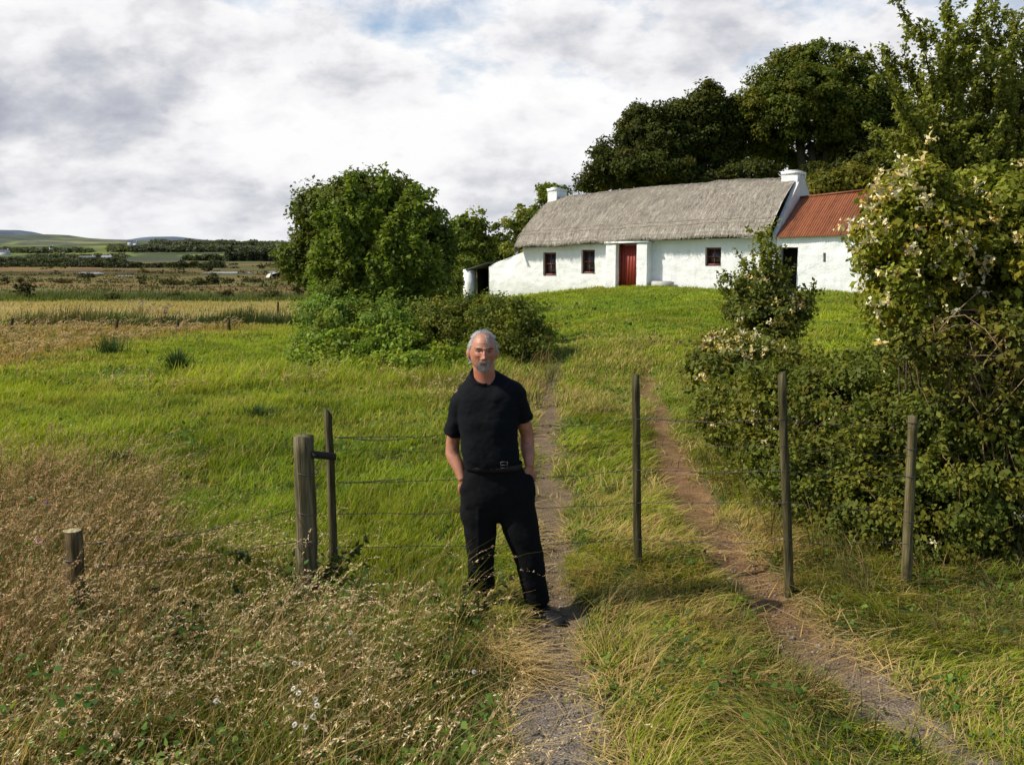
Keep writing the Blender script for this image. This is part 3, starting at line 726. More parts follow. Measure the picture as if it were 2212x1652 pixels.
bk('shelter_tree', 'dark tree right of the tallest one, above the rusty iron roof', 1900, 470, 56,
   [B(1885,285,57,62,52),B(1930,345,56,70,50),B(1870,350,55,60,40),B(1990,350,55,70,60),B(1900,380,55,80,40),B(1930,300,57,58,60),B(1885,235,58,46,50),B(1915,215,57,30,34),B(1950,330,57,50,60),B(1840,370,56,50,40)], 400, (.050, .072, .016), .25, [P(1890, 370, 56), P(1930, 370, 56)], limbs=26)
bk('understorey_shrub', 'low dark shrubbery behind the thatch ridge, under the tallest tree', 1640, 470, 55,
   [B(1500,395,55,120,22,1.5),B(1620,380,55,60,30,1.5),B(1790,385,54,60,30,1.5),B(1860,395,53,70,30,1.5)], 230, (.038, .056, .014), .1, None, limbs=10)
bk('understorey_shrub', 'lighter green shrub between the right chimney and the iron roof ridge', 1800, 460, 50,
   [B(1800,400,50,45,26,1.),B(1760,420,50,22,30,.8),B(1850,385,50,40,26,1.)], 120, (.11, .135, .026), .08, None, limbs=8, per=80, warm=.5)

# ------------------------------------------------------------------ shrubs made of leafy shoots
def shoots(base, tips, leaf, lpm, off, colr, spread=.25, twigs=5, twl=.35, bend=.12, var=.3, yel=.12, mb=None, r0=.02, stemcol=(.8,.7,.6), aspect=.6, start=.25):
    """curved stems from base to tips with leafy side twigs -> (leaf V,Q,C)"""
    P_, D_2 = [], []
    for tp in tips:
        tp = np.array(tp, float); b0 = np.array(base, float)+rng.normal(0, spread, 3)*np.array([1, 1, .2])
        t = np.linspace(0, 1, 9)[:, None]; L = np.linalg.norm(tp-b0)
        ctrl = (b0+tp)/2+np.array([0, 0, L*bend])+rng.normal(0, .07*L, 3)
        pts = b0*(1-t)**2+2*ctrl*t*(1-t)+tp*t*t
        if mb is not None: mb.tube(pts, np.linspace(r0, r0*.18, 9), 5, stemcol)
        segs = [(pts[int(start*8):], 1.0)]
        for q in range(twigs):
            k = rng.integers(int(start*8), 8); f = rng.random(); a = pts[k]*(1-f)+pts[k+1]*f
            dd = unit((pts[k+1]-pts[k])[None]*1.0/np.linalg.norm(pts[k+1]-pts[k])+rng.normal(0, .6, (1, 3)))[0]
            e = a+dd*twl*rng.uniform(.5, 1.3); tw = np.stack([a+(e-a)*s_ for s_ in np.linspace(0, 1, 4)]); tw[1:3] += rng.normal(0, twl*.05, (2, 3))
            if mb is not None: mb.tube(tw, np.linspace(r0*.3, r0*.1, 4), 4, stemcol)
            segs.append((tw, 1.0))
        for sg, dn in segs:
            ln = np.linalg.norm(np.diff(sg, axis=0), axis=1); tot = ln.sum(); n_ = max(4, int(tot*lpm))
            cs = np.concatenate([[0], np.cumsum(ln)])/tot; s_ = rng.uniform(0, 1, n_)
            pp = np.stack([np.interp(s_, cs, sg[:, k]) for k in range(3)], -1)
            dv = unit(np.stack([np.interp(s_, cs, np.gradient(sg[:, k])) for k in range(3)], -1))
            o = unit(rng.normal(size=(n_, 3)))*off*rng.uniform(.2, 1, n_)[:, None]
            P_.append(pp+o); D_2.append(unit(dv*.5+unit(o)+rng.normal(0, .25, (n_, 3))))
    p = np.concatenate(P_); d = np.concatenate(D_2); n_ = len(p)
    nr = unit(np.array([0, 0, .7])+rng.normal(size=(n_, 3))*.7)
    L = leaf*rng.uniform(.6, 1.25, n_)
    return leafmesh('', p, L, L*aspect, nr, d, leafcol(n_, colr, var, yel))
def blossoms(cens, size, palette):
    mb = MB()
    for c in cens:
        k = rng.integers(6, 10); d = unit(rng.normal(size=(k, 3))+np.array([-.3, -.5, .35])); L = size*rng.uniform(.6, 1.1, k)
        p = c+d*L[:, None]*.6; nr = unit(rng.normal(size=(k, 3)))
        cc = np.array(palette)[rng.integers(0, len(palette), k)]*rng.uniform(.8, 1.05, (k, 1))
        V, Q, C = leafmesh('', p, L*1.1, L*.42, nr, d, cc, .3); mb.add(V, Q, col=C)
        e = p+d*L[:, None]*.55
        V, Q, C = leafmesh('', e, L*.5, L*.5, unit(d+rng.normal(0, .5, (k, 3))), rng.normal(size=(k, 3)), cc, .3); mb.add(V, Q, col=C)
    return mb
CREAM = [(.80, .66, .26), (.85, .76, .44), (.78, .54, .12), (.84, .78, .55), (.82, .70, .34)]
# sycamore sapling in front
b0 = P(770, 690, 21.3); b0[2] = Hs(b0[0], b0[1])+.3
sy = empty('sycamore_sapling', b0, label='upright multi-stemmed sycamore sapling with pale windblown leaves in front of the dark tree', cat='tree')
tips = [P(u, v, 21.3+rng.uniform(-.5, .5)) for u, v in [(757,372),(722,432),(800,430),(866,445),(905,398),(932,470),(712,520),(835,415),(950,560),(705,590),(740,620),(880,590),(780,480),(830,520),(900,530),(760,560),(850,610),(930,610),(735,470),(885,480),(800,600),(925,425),(700,555)]]
mb = MB(); V, Q, C = shoots(b0, tips, .12, 180, .17, (.145, .225, .045), .22, 10, .5, .03, mb=mb, r0=.035, yel=.25, aspect=.8, start=.3)
m2 = MB(); m2.add(V-b0, Q, col=C); m2.build('crown', M['leaf'], sy)
for k in range(len(mb.V)): mb.V[k] = mb.V[k]-b0
mb.build('trunk', M['bark'], sy, True)
# bramble bank under it
def bush(name, label, cat, base, blobs, ncl, per, rc, leaf, colr, blos=None, twig=0, group=None, twcol=(.9, .8, .65), bsize=.05, **k):
    base = np.array(base, float); root = empty(name, base, label=label, cat=cat, group=group)
    V, Q, C, cen = cloud(blobs, ncl, per, rc, leaf, colr, **k)
    mb = MB(); mb.add(V-base, Q, col=C); mb.build('foliage', M['leaf'], root)
    mb = MB()
    for c in cen[rng.choice(len(cen), min(len(cen), 14+twig), replace=False)]:
        s = np.array([base[0]*.5+c[0]*.5, base[1]*.6+c[1]*.4, base[2]])
        if twig: s = cen[rng.integers(len(cen))]; s = c+(s-c)*min(1, .75/(np.linalg.norm(s-c)+.01))
        limb(mb, s-base, c-base, .0055 if twig else .014, .002, rng.uniform(-.15, .35) if twig else .05, 5, 9, twcol, .28 if twig else .10)
    mb.build('stems', M['bark'], root, True, kind='stuff')
    if blos is not None:
        f = blossoms(np.array(blos)-base, bsize, CREAM).build('blossoms', M['petal'], root, kind='stuff')
    return root, cen
def gbase(u, v, y):
    p = P(u, v, y); p[2] = Hs(p[0], p[1]); return p
bush('bramble_bush', 'large bramble thicket on the bank directly behind the man, its near side browned', 'bush', gbase(1060, 700, 19.5),
     [B(1000,700,20,90,50,1.),B(1090,690,19.5,80,55,1.),B(1150,730,19,42,50,.8),B(1060,760,18.6,90,45,.8),B(940,680,20.5,60,35,.9),B(1010,665,21,60,26,.8),B(1000,790,18.2,60,28,.7),B(1165,770,18.6,24,26,.5),B(950,720,19.5,60,50,.9)], 400, 110, .26, .066, (.105, .150, .032), warm=.3, yel=.2, shell=.6, group='bramble thickets on the bank')
bush('bramble_bush', 'bright green bramble thicket on the left end of the bank under the sapling', 'bush', gbase(740, 740, 19.5),
     [B(760,700,20,85,55,1.),B(690,735,19.5,50,50,.9),B(850,720,19.5,90,60,1.),B(770,760,18.8,80,40,.8),B(900,770,18.4,80,35,.7),B(800,665,20.5,60,35,.8),B(880,655,21,60,45,.8),B(690,670,20.8,50,40,.8),B(740,640,21.2,60,40,.8),B(720,790,18.4,60,32,.8),B(660,765,19.2,30,30,.7),B(830,800,18,50,24,.7)], 400, 110, .26, .066, (.135, .235, .045), warm=.25, yel=.2, shell=.6, group='bramble thickets on the bank')
bush('elder_bush', 'small light green bush left of the white end pier of the cottage', 'bush', gbase(965, 630, 38),
     [B(955,618,36,38,24,.9),B(975,600,37,18,20,.6)], 90, 60, .35, .14, (.12, .17, .034))
bush('nettle_patch', 'bright green nettles and ivy spilling down the near side of the bank', 'bush', gbase(800, 830, 16.8),
     [B(690,790,17.8,60,45,.7),B(780,800,17.3,80,42,.8),B(880,800,17.2,80,42,.8),B(970,790,17.6,60,40,.7),B(750,750,18.3,80,40,.6),B(850,740,18.6,80,40,.6)], 420, 55, .22, .08, (.17, .28, .04), warm=.3, yel=.3, shell=.3)
# ------------------------------------------------------------------ right hand hedge
HW = empty('hawthorn_tree', gbase(2130, 1100, 8.7), label='tall hawthorn with spiky upright sprays over the right edge, above the honeysuckle', cat='tree')
hb = np.array(HW.location)
tips = [P(u, v, 8.6+rng.uniform(-.6, .6)) for u, v in [(1872,112),(1905,128),(1960,150),(1985,50),(2010,45),(2045,30),(2075,60),(2110,40),(2150,15),(2190,25),(2230,10),(2260,60),(1935,185),(1990,200),(2050,160),(2110,150),(2170,110),(2220,170),(1950,245),(2030,260),(2100,250),(2170,240),(2230,280),(1975,330),(2060,350),(2140,330),(2200,360),(1940,300),(2250,380),(2000,400),(2090,420),(2180,440),(2300,100),(2330,200),(2320,320),(1925,140),(2025,110),(2085,100),(2140,190),(2010,300),(2130,290)]]
mb = MB()
VV = []
bs = P(2110, 640, 8.7)
limb(mb, hb-hb-np.array([0, 0, .2]), bs-hb, .09, .06, .02, 8, 8)
mb2 = MB(); V, Q, C = shoots(bs, tips,   .040, 330, .06, (.185, .225, .048), .22, 15, .34, .0, mb=mb2, r0=.022, yel=.12, var=.4, start=.38, aspect=.7)
for k in range(len(mb2.V)): mb2.V[k] = mb2.V[k]-hb
mb.V += mb2.V; mb.C += mb2.C; mb.Q += [q+mb.n for q in mb2.Q]; mb.T += [q+mb.n for q in mb2.T]; mb.n += mb2.n
m2 = MB(); m2.add(V-hb, Q, col=C)
V, Q, C, cen = cloud([B(2080,470,8.9,120,110,.6),B(2160,300,9.,90,150,.6),B(2010,430,9.,60,70,.5),B(2250,300,9,80,250,.6),B(2040,330,9.1,50,60,.4)], 330, 70, .17, .040, (.165, .205, .044), warm=.5, shell=.2)
m2.add(V-hb, Q, col=C); m2.build('crown', M['leaf'], HW)
mb.build('trunk', M['bark'], HW, True)
def surf(blobs, n_, front=True):
    o = []
    for k in range(n_):
        b = blobs[rng.integers(len(blobs))]; u = unit(rng.normal(size=3)+np.array([-.55, -1.0, .35])); o.append(b[0]+u*np.array(b[1:])*1.02)
    return o
hsb = [B(1968,440,7.1,72,80,.42),B(1925,540,7.05,56,70,.4),B(2040,530,7.1,130,100,.45),B(2160,610,7.0,90,130,.45),B(1945,630,7.05,80,80,.4),B(2030,660,7.0,100,60,.35),B(1892,505,7.0,32,24,.25),B(2150,450,7.2,90,90,.4),B(2230,560,7.0,80,160,.4)]
bl = surf(hsb, 62)+[P(u, v, 6.62) for u, v in [(1815,498),(1840,480),(1895,400),(1925,392),(1960,365),(1990,350),(1905,430),(1880,455),(1870,520),(1850,545),(2060,520),(2090,510),(2100,540),(2040,480),(2140,560),(2010,300),(1935,420),(1950,380),(1975,405),(1890,415),(1920,650),(1900,690),(1880,660),(1905,740),(2080,600),(1868,445),(1910,372),(1945,345),(2075,515),(2085,530)]]
bush('honeysuckle_bush', 'big climbing honeysuckle covered in cream and yellow blossoms at the right edge', 'bush', gbase(2050, 1150, 7.1),
     hsb, 520, 90, .15, .050, (.165, .215, .032), bl, warm=.3, yel=.35, shell=.5, bsize=.062)
# bare tangle of dead stems below it
tgb = [B(2090,770,6.75,120,75,.35),B(2010,740,6.75,70,50,.3),B(2170,740,6.65,70,90,.35),B(2130,870,6.75,100,60,.35),B(2180,1180,6.7,60,60,.3)]
bush('dead_bramble', 'tangle of bare brown stems with few leaves under the honeysuckle', 'bush', gbase(2100, 1150, 6.9), tgb, 190, 40, .15, .045, (.105, .135, .03), twig=620, twcol=(2.8, 2.3, 1.75), warm=.5)
hgb = [B(2150,1150,6.7,120,110,.35),B(2020,1130,6.75,110,125,.35),B(1890,1100,7.0,105,120,.4),B(1780,1050,7.5,100,105,.42),B(1680,1000,8.1,80,85,.42),B(1600,890,9.0,90,85,.5),B(1700,880,8.5,110,100,.5),B(1830,890,7.9,110,110,.5),B(1960,940,7.4,110,130,.5),B(2090,960,7.2,130,140,.5),B(2210,920,6.8,90,170,.4),B(2140,1000,6.7,110,110,.32),B(2060,900,6.9,90,60,.35),B(1900,820,8.3,90,80,.5)]
bush('bramble_hedge', 'dense dark bramble hedge along the right wheel track, behind the three right-hand posts', 'hedge', gbase(1850, 1150, 7.5),
     hgb, 1000, 100, .18, .043, (.095, .135, .029), surf(hgb[5:8], 22)+surf(hgb, 10), warm=.35, yel=.16, shell=.72, bsize=.042, twig=60, twcol=(2.2, 1.6, 1.1))
bush('honeysuckle_bush', 'low sprawling honeysuckle with peach blossoms at the head of the bramble hedge', 'bush', gbase(1600, 880, 10.2),
     [B(1600,760,10.2,95,40,.7),B(1540,800,10,50,60,.5),B(1680,790,10,80,45,.6),B(1730,850,9.6,60,60,.5)], 210, 62, .2, .06, (.12, .155, .038), surf([B(1610,750,10,90,40,.5)], 34)+surf([B(1540,830,9.8,45,60,.4)], 10), warm=.35, bsize=.055)
# arching bramble shoots standing out of the hedge
hr_ = [o for o in bpy.data.objects if o.name.startswith('bramble_hedge')][0]; h0 = np.array(hr_.location); mb = MB(); VV = MB()
for u0, v0, y0_, u1, v1, y1_ in [(1700+k*52+rng.uniform(-30, 30), 1020+rng.uniform(-160, 120), 7.6-k*.09, 1640+k*56+rng.uniform(-70, 40), 960+rng.uniform(-200, 180), 7.0-k*.055) for k in range(10)]+[(1600+k*45, 880, 8.6, 1560+k*48+rng.uniform(-40, 40), 800+rng.uniform(-60, 120), 8.2) for k in range(8)]:
    V, Q, C = shoots(P(u0, v0, y0_), [P(u1, v1, y1_)], .05, 110, .05, (.15, .195, .04), .05, 4, .22, .25, mb=mb, r0=.007, yel=.3, start=.2, stemcol=(1.6, 1.2, .8)); VV.add(V-h0, Q, col=C)
for k in range(len(mb.V)): mb.V[k] = mb.V[k]-h0
VV.build('shoots', M['leaf'], hr_); mb.build('shoot_stems', M['bark'], hr_, True, kind='stuff')
bs_b = [B(1655,650,11.2,58,42,.45),B(1640,610,11.2,28,36,.3),B(1600,665,11.1,26,38,.3),B(1705,660,11.2,32,32,.35),B(1660,690,11,80,40,.5)]
mbk = gbase(1650, 780, 11.3)
rt, cen = bush('honeysuckle_shrub', 'upright shrub with honeysuckle standing in front of the cottage outbuilding', 'shrub', mbk,
     bs_b, 190, 70, .16, .055, (.095, .13, .032), surf(bs_b, 34), warm=.3, bsize=.055)
tips = [P(u, v, 11.2+rng.uniform(-.2, .2)) for u, v in [(1655,488),(1640,500),(1668,510),(1625,530),(1680,540),(1610,560),(1650,560),(1575,610),(1560,625),(1590,585),(1740,640),(1755,650),(1700,600),(1635,590),(1662,600),(1650,540),(1600,600),(1690,580),(1665,560),(1725,640)]]
mb = MB(); V, Q, C = shoots(P(1650, 720, 11.3), tips, .055, 130, .06, (.17, .21, .045), .1, 7, .26, .03, mb=mb, r0=.012, yel=.3, start=.3)
m2 = MB(); m2.add(V-mbk, Q, col=C); m2.build('shoots', M['leaf'], rt)
# ------------------------------------------------------------------ posts, gate of stakes and barbed wire
def post(u, vt, vb, y, r, du=0, square=False, dome=0.0, foot=.25, cut=None, col=(1, 1, 1)):
    """returns MB local to base point, base"""
    tp = P(u, vt, y); bt = P(u+du, vb, y); bt[2] = min(bt[2], Hs(bt[0], bt[1])+.02)
    mb = MB(); n_ = 10; seg = 12
    ax = tp-bt; t = np.linspace(0, 1, seg)
    pts = np.array([[0, 0, 0]])+ax*t[:, None]
    pts[:, 0] += (fbm(t*3+u, t*0, 5)-.5)*r*.5
    pts = np.concatenate([[-ax/np.linalg.norm(ax)*foot], pts])
    rad = np.concatenate([[r*1.02], r*(1.03-.10*t)])
    if dome: pts = np.concatenate([pts, [ax*(1+dome*.5/np.linalg.norm(ax)), ax*(1+dome/np.linalg.norm(ax))]]); rad = np.concatenate([rad, [r*.75, r*.25]])
    mb.tube(pts, rad, 4 if square else 14, col, True, .035)
    if cut is not None:   # slanted top
        V = mb.V[-1]; zt = ax[2]; V[:, 2] = np.where(V[:, 2] > zt-.04, V[:, 2]+cut*V[:, 0]-cut*ax[0], V[:, 2])
    return mb, bt, tp
# thick strainer post
mb, b, tp_s = post(656, 941, 1215, 5.45, .066, 10, col=(1.2, 1.15, 1.05))
stp = empty('strainer_post', b, label='thickest wooden post, round topped, with an iron strap to the thin stake beside it', cat='fence post')
mb.build('post', M['post'], stp)
sk_t = P(712, 886, 5.62)
q0 = P(676, 980, 5.42); q1 = P(728, 984, 5.60)
mb = MB(); L_ = q1-q0
mb.hexa(np.array([q0+[0,-.02,-.022],q1+[0,-.035,-.022],q1+[0,-.027,-.022],q0+[0,-.012,-.022],q0+[0,-.02,.022],q1+[0,-.035,.022],q1+[0,-.027,.022],q0+[0,-.012,.022]])-b)
for f in (.12, .55): mb.tube([q0+L_*f+[0,-.045,0]-b, q0+L_*f+[0,.0,0]-b], .009, 8)
mb.build('strap', M['iron'], stp)
for vv in (1020, 1105, 1170):
    mb = MB(); c = P(660+(vv-941)*.03, vv, 5.45)-b; an = np.linspace(0, 2*math.pi, 26)
    mb.tube(np.stack([c[0]+np.cos(an)*.069, c[1]+np.sin(an)*.069, c[2]+np.sin(an*2)*.006], -1), .0028, 5)
    mb.build('wire_wrap', M['wire'], stp)
# low post at the left
mb, b, tp_l = post(156, 1147, 1330, 4.55, .046, 14, col=(1.15, .95, .8))
lp = empty('fence_post', b, label='short weathered post with a pale cut top in the tall dry grass at the left', cat='fence post', group='fence posts')
mb.build('post', M['post'], lp)
c = tp_l-b; mb = MB(); an = np.linspace(0, 2*math.pi, 15)[:-1]
V = np.concatenate([[c+[0, 0, .008]], np.stack([c[0]+np.cos(an)*.043, c[1]+np.sin(an)*.043, c[2]+.004+0*an], -1)])
mb.add(V, (), [[0, 1+i, 1+(i+1) % 14] for i in range(14)], (3.4, 3.3, 3.1)); mb.build('cut_top', M['post'], lp)
for f in (.62, .8):
    mb = MB(); cc = c*f; mb.tube(np.stack([cc[0]+np.cos(an)*.049, cc[1]+np.sin(an)*.049, cc[2]+0*an], -1), .003, 5)
    mb.build('wire_wrap', M['wire'], lp)
# right fixed post
mb, b, tp_r = post(1971, 898, 1268, 6.1, .034, -12, col=(1.15, 1.1, .9))
rp = empty('fence_post', b, label='greenish post standing against the bramble hedge, rightmost of the posts', cat='fence post', group='fence posts')
mb.build('post', M['post'], rp)
c = tp_r-b
for f in (.97, .82, .66, .40):
    mb = MB(); cc = c*f; mb.tube(np.stack([cc[0]+np.cos(an)*.037, cc[1]+np.sin(an)*.037, cc[2]+0*an+.008*np.sin(an)], -1), .003, 5)
    mb.build('wire_wrap', M['wire'], rp)
# wire gate: three stakes and five strands
gt = empty('wire_gate', P(1375, 1230, 6.3)*np.array([1, 1, 0]), label='makeshift field gate of thin stakes and barbed wire strung across the lane', cat='gate')
gb_ = np.array(gt.location)
for (u, vt, vb, y, r, du, cut) in [(708, 888, 1190, 5.62, .027, 14, -.9), (1373, 809, 1232, 6.33, .030, 5, None), (1689, 806, 1284, 5.9, .029, 18, .5)]:
    mb, b, tp_ = post(u, vt, vb, y, r, du, cut=cut, foot=.03, col=(.75, .74, .62), square=(u < 800))
    for k in range(len(mb.V)): mb.V[k] = mb.V[k]+b-gb_
    mb.build('stake', M['post'], gt)
def strand(pts, sag=.03, r=.0012, barb=True, mb=None, tw=.0015):
    mb = mb or MB(); pts = [np.array(p, float) for p in pts]
    for a, b in zip(pts[:-1], pts[1:]):
        L = np.linalg.norm(b-a); n_ = max(8, int(L/.04)); t = np.linspace(0, 1, n_)
        c = a+(b-a)*t[:, None]; c[:, 2] -= np.sin(t*math.pi)*sag*L; c[:, 2] += (fbm(t*L*2.2+a[2]*9, t*0, 13)-.5)*.07*np.sin(t*math.pi); c[:, 1] += (fbm(t*L*4, t*0+a[0], 14)-.5)*.03*np.sin(t*math.pi)
        ph = t*L/.05*2*math.pi
        for s in (0, math.pi):
            h = c.copy(); h[:, 2] += np.cos(ph+s)*tw; h[:, 1] += np.sin(ph+s)*tw
            mb.tube(h, r, 4, cap=False)
        if barb:
            for q in np.arange(.06, L-.04, .11):
                p = np.array([np.interp(q/L, t, c[:, k]) for k in range(3)]); e = unit(rng.normal(size=(2, 3)))*.015
                for d in e: mb.tube([p-d, p+d], [.0012, .0012], 3)
                mb.tube([p-(b-a)/L*.008, p+(b-a)/L*.008], .0038, 5)
    return mb
ys4 = (5.62, 6.33, 5.9, 6.08)
W = [[(722,945),(1373,905),(1692,905),(1968,925)], [(724,972),(1374,958),(1695,962),(1966,985)], [(727,1042),(1375,1015),(1698,1018),(1965,1030)], [(730,1110),(1376,1086),(1701,1085),(1962,1105)], [(732,1180),(1378,1165),(1705,1166),(1960,1175)]]
for i, l in enumerate(W):
    thin = i == 1
    mb = strand([P(u, v, y-.03) for (u, v), y in zip(l, ys4)], .012, .0008 if thin else .0012, not thin)
    if i == 0:   # doubled-up slack end near the stake and at the middle stake
        strand([P(722, 944, 5.58), P(800, 951, 5.66), P(875, 948, 5.72)], -.012, .0018, True, mb, .004)
        strand([P(1385, 903, 6.3), P(1440, 907, 6.25), P(1500, 911, 6.18)], -.012, .0018, True, mb, .005)
    if i == 2: strand([P(727, 1041, 5.58), P(800, 1040, 5.66), P(870, 1033, 5.72)], --.012, .0018, True, mb, .004)
    for k in range(len(mb.V)): mb.V[k] = mb.V[k]-gb_
    mb.build('barbed_wire', M['wire'], gt)
# strands of the left fence
for (a, b_, lab) in [((640,1100),(168,1178),'slack wire running down from the thick post to the short left post, upper strand'), ((644,1168),(170,1225),'slack wire between the thick post and the short left post, lower strand in the grass')]:
    mb = strand([P(*a, 5.42), P(*b_, 4.55)], .03, .0013, True)
    o = P(*a, 5.42)
    for k in range(len(mb.V)): mb.V[k] = mb.V[k]-o
    q = mb.build('fence_wire', M['wire'], None, label=lab, cat='fence wire', group='fence wires'); q.location = o
# ------------------------------------------------------------------ the man
Y0 = 5.62
PX = empty('person', (P(1075, 1300, Y0)[0], Y0, 0), label='grey-haired man in black t-shirt and trousers standing with both hands in his pockets', cat='person')
PO = np.array(PX.location)
def J(u, v, dy=0.0): return P(u, v, Y0+dy)-PO
def loft(mb, rings, n=28, col=(1, 1, 1), cap=True):
    """rings: (centre, a_vec, b_vec[, power])"""
    V = []
    an = np.arange(n)*2*math.pi/n
    for r in rings:
        c, a, b = map(np.array, r[:3]); pw = r[3] if len(r) > 3 else 2.0
        ca, sa = np.cos(an), np.sin(an)
        x = np.sign(ca)*np.abs(ca)**(2/pw); y = np.sign(sa)*np.abs(sa)**(2/pw)
        V.append(c+x[:, None]*a+y[:, None]*b)
    m = len(V); V = np.concatenate(V)
    i = np.arange(m-1)[:, None]*n; k = np.arange(n)[None]; k2 = (k+1) % n
    Q = np.stack([i+k, i+k2, i+n+k2, i+n+k], -1).reshape(-1, 4); T = ()
    if cap:
        V = np.concatenate([V, [np.array(rings[0][0]), np.array(rings[-1][0])]])
        T = np.concatenate([np.stack([np.full(n, m*n), k2[0], k[0]], -1), np.stack([np.full(n, m*n+1), (m-1)*n+k[0], (m-1)*n+k2[0]], -1)])
    mb.add(V, Q, T, col)
def tapered(mb, pts, rads, n=20, flat=1.0, dense=4):
    """limb along points with interpolated radii; rounded"""
    pts = np.array(pts, float); s = np.concatenate([[0], np.cumsum(np.linalg.norm(np.diff(pts, axis=0), axis=1))])
    t = np.linspace(0, s[-1], len(pts)*dense)
    # smooth interpolation (catmull-like through cubic hermite)
    def sm(vals):
        vals = np.array(vals, float); g = np.gradient(vals, s, axis=0); o = []
        for x in t:
            i = min(np.searchsorted(s, x, 'right')-1, len(s)-2); h = s[i+1]-s[i]; u = (x-s[i])/h
            o.append((2*u**3-3*u**2+1)*vals[i]+(u**3-2*u**2+u)*h*g[i]+(-2*u**3+3*u**2)*vals[i+1]+(u**3-u**2)*h*g[i+1])
        return np.array(o)
    pp = sm(pts); rr = sm(rads)
    T = unit(np.gradient(pp, axis=0)); rings = []
    for p, d, r in zip(pp, T, rr):
        a = np.array([1, 0, 0])-d*d[0]; a /= np.linalg.norm(a); b = np.cross(d, a)
        rings.append((p, a*r, b*r*flat))
    rings.insert(0, (pp[0]-T[0]*rr[0]*.5, rings[0][1]*.6, rings[0][2]*.6)); rings.append((pp[-1]+T[-1]*rr[-1]*.5, rings[-1][1]*.6, rings[-1][2]*.6))
    loft(mb, rings, n)
def remesh(mb, name, voxel, smooth=3, fac=.5):
    me = mb.mesh(name+'_raw'); o = bpy.data.objects.new(name+'_raw', me); COL.objects.link(o)
    m = o.modifiers.new('r', 'REMESH'); m.mode = 'VOXEL'; m.voxel_size = voxel; m.use_smooth_shade = True
    if smooth: q = o.modifiers.new('s', 'SMOOTH'); q.iterations = smooth; q.factor = fac
    dg = bpy.context.evaluated_depsgraph_get(); dg.update()
    res = bpy.data.meshes.new_from_object(o.evaluated_get(dg)); res.name = name
    bpy.data.objects.remove(o); bpy.data.meshes.remove(me); res.materials.clear()
    return res
def coords(me):
    a = np.empty(len(me.vertices)*3, np.float32); me.vertices.foreach_get('co', a); return a.reshape(-1, 3).astype(float)
def setco(me, V): me.vertices.foreach_set('co', np.asarray(V, np.float32).ravel()); me.update()
def setcol(me, c):
    for a in list(me.color_attributes): me.color_attributes.remove(a)
    c = np.concatenate([c, np.ones((len(c), 1))], 1).astype(np.float32)
    a = me.color_attributes.new('Col', 'FLOAT_COLOR', 'POINT'); a.data.foreach_set('color', c.ravel())
# ---- head, in local head axes (x image-right, y towards the viewer, z up), 0.238 m tall
HC = J(1043, 760, .0); YAW, ROLL, TILT = R(7), R(2), R(-3)
HM = np.array((Matrix.Rotation(YAW, 3, 'Z') @ Matrix.Rotation(ROLL, 3, 'Y') @ Matrix.Rotation(TILT, 3, 'X')))
def h2w(V):
    V = np.asarray(V, float); W_ = np.stack([V[:, 0], -V[:, 1], V[:, 2]], -1); return W_@HM.T*.99+HC
def g2(x, z, cx, cz, sx, sz): return np.exp(-((x-cx)/sx)**2-((z-cz)/sz)**2)
nt_, nz2 = 120, 110
th = np.linspace(0, 2*math.pi, nt_, endpoint=False); ph = np.linspace(-math.pi/2+.02, math.pi/2-.02, nz2)
PHg, THg = np.meshgrid(ph, th, indexing='ij')
z = np.sin(PHg)*.119; c_ = np.cos(PHg)
low = np.clip(-z/.119, 0, 1)
wx = .0785*(1-.20*low**3.0); wyf = .098*(1-.04*low); wyb = .102*(1-.45*low**1.3)
x = np.sin(THg)*wx*c_**.82; yy = np.cos(THg); y = np.where(yy > 0, yy*wyf, yy*wyb)*c_**.80
fr = np.clip(y/.05, 0, 1)
ax_ = np.abs(x)
dy = (g2(x, z, 0, -.035, .0115, .011)*.029 + g2(x, z, 0, -.014, .009, .022)*.019 + g2(x, z, 0, .012, .009, .016)*.004
      + g2(ax_, z, .0150, -.040, .0075, .007)*.014
      - g2(ax_, z, .031, .006, .017, .011)*.014 + g2(ax_, z, .031, .0105, .014, .0035)*.0075 + g2(ax_, z, .031, -.003, .013, .0035)*.005
      + g2(ax_, z, .028, .023, .022, .0065)*.0105 + g2(x, z, 0, .022, .012, .01)*.004 - g2(x, z, 0, .012, .010, .004)*.002
      + g2(ax_, z, .044, -.018, .018, .014)*.006 - g2(ax_, z, .045, -.055, .016, .02)*.004
      - g2(ax_, z, .026, -.050, .005, .018)*.0022
      + g2(x, z, 0, -.066, .030, .022)*.006
      + g2(x, z, 0, -.0605, .021, .0042)*.0038 - g2(x, z, 0, -.0665, .022, .0022)*.0045 + g2(x, z, 0, -.0725, .018, .0045)*.0045
      - g2(x, z, 0, -.082, .018, .005)*.004 + g2(x, z, 0, -.101, .020, .013)*.010
      + g2(x, z, 0, .070, .05, .03)*.003
      + .0016*np.sin(z/.0028+.6*np.sin(x*60))*g2(x, z, 0, .052, .036, .014)
      - .0030*np.exp(-((ax_-(.021+(-.034-z)*.42))/.0035)**2)*sst(-.075, -.055, z)*sst(-.026, -.036, z)
      - .0018*g2(ax_, z, .006, .030, .0022, .008) - .003*g2(ax_, z, .033, -.012, .016, .004))
y = y+dy*fr
HV = np.stack([x, y, z], -1).reshape(-1, 3)
HV = np.concatenate([HV, [[0, 0, -.119]], [[0, 0, .119]]])
i = np.arange(nz2-1)[:, None]*nt_; k = np.arange(nt_)[None]; k2 = (k+1) % nt_
HQ = np.stack([i+k, i+k2, i+nt_+k2, i+nt_+k], -1).reshape(-1, 4)
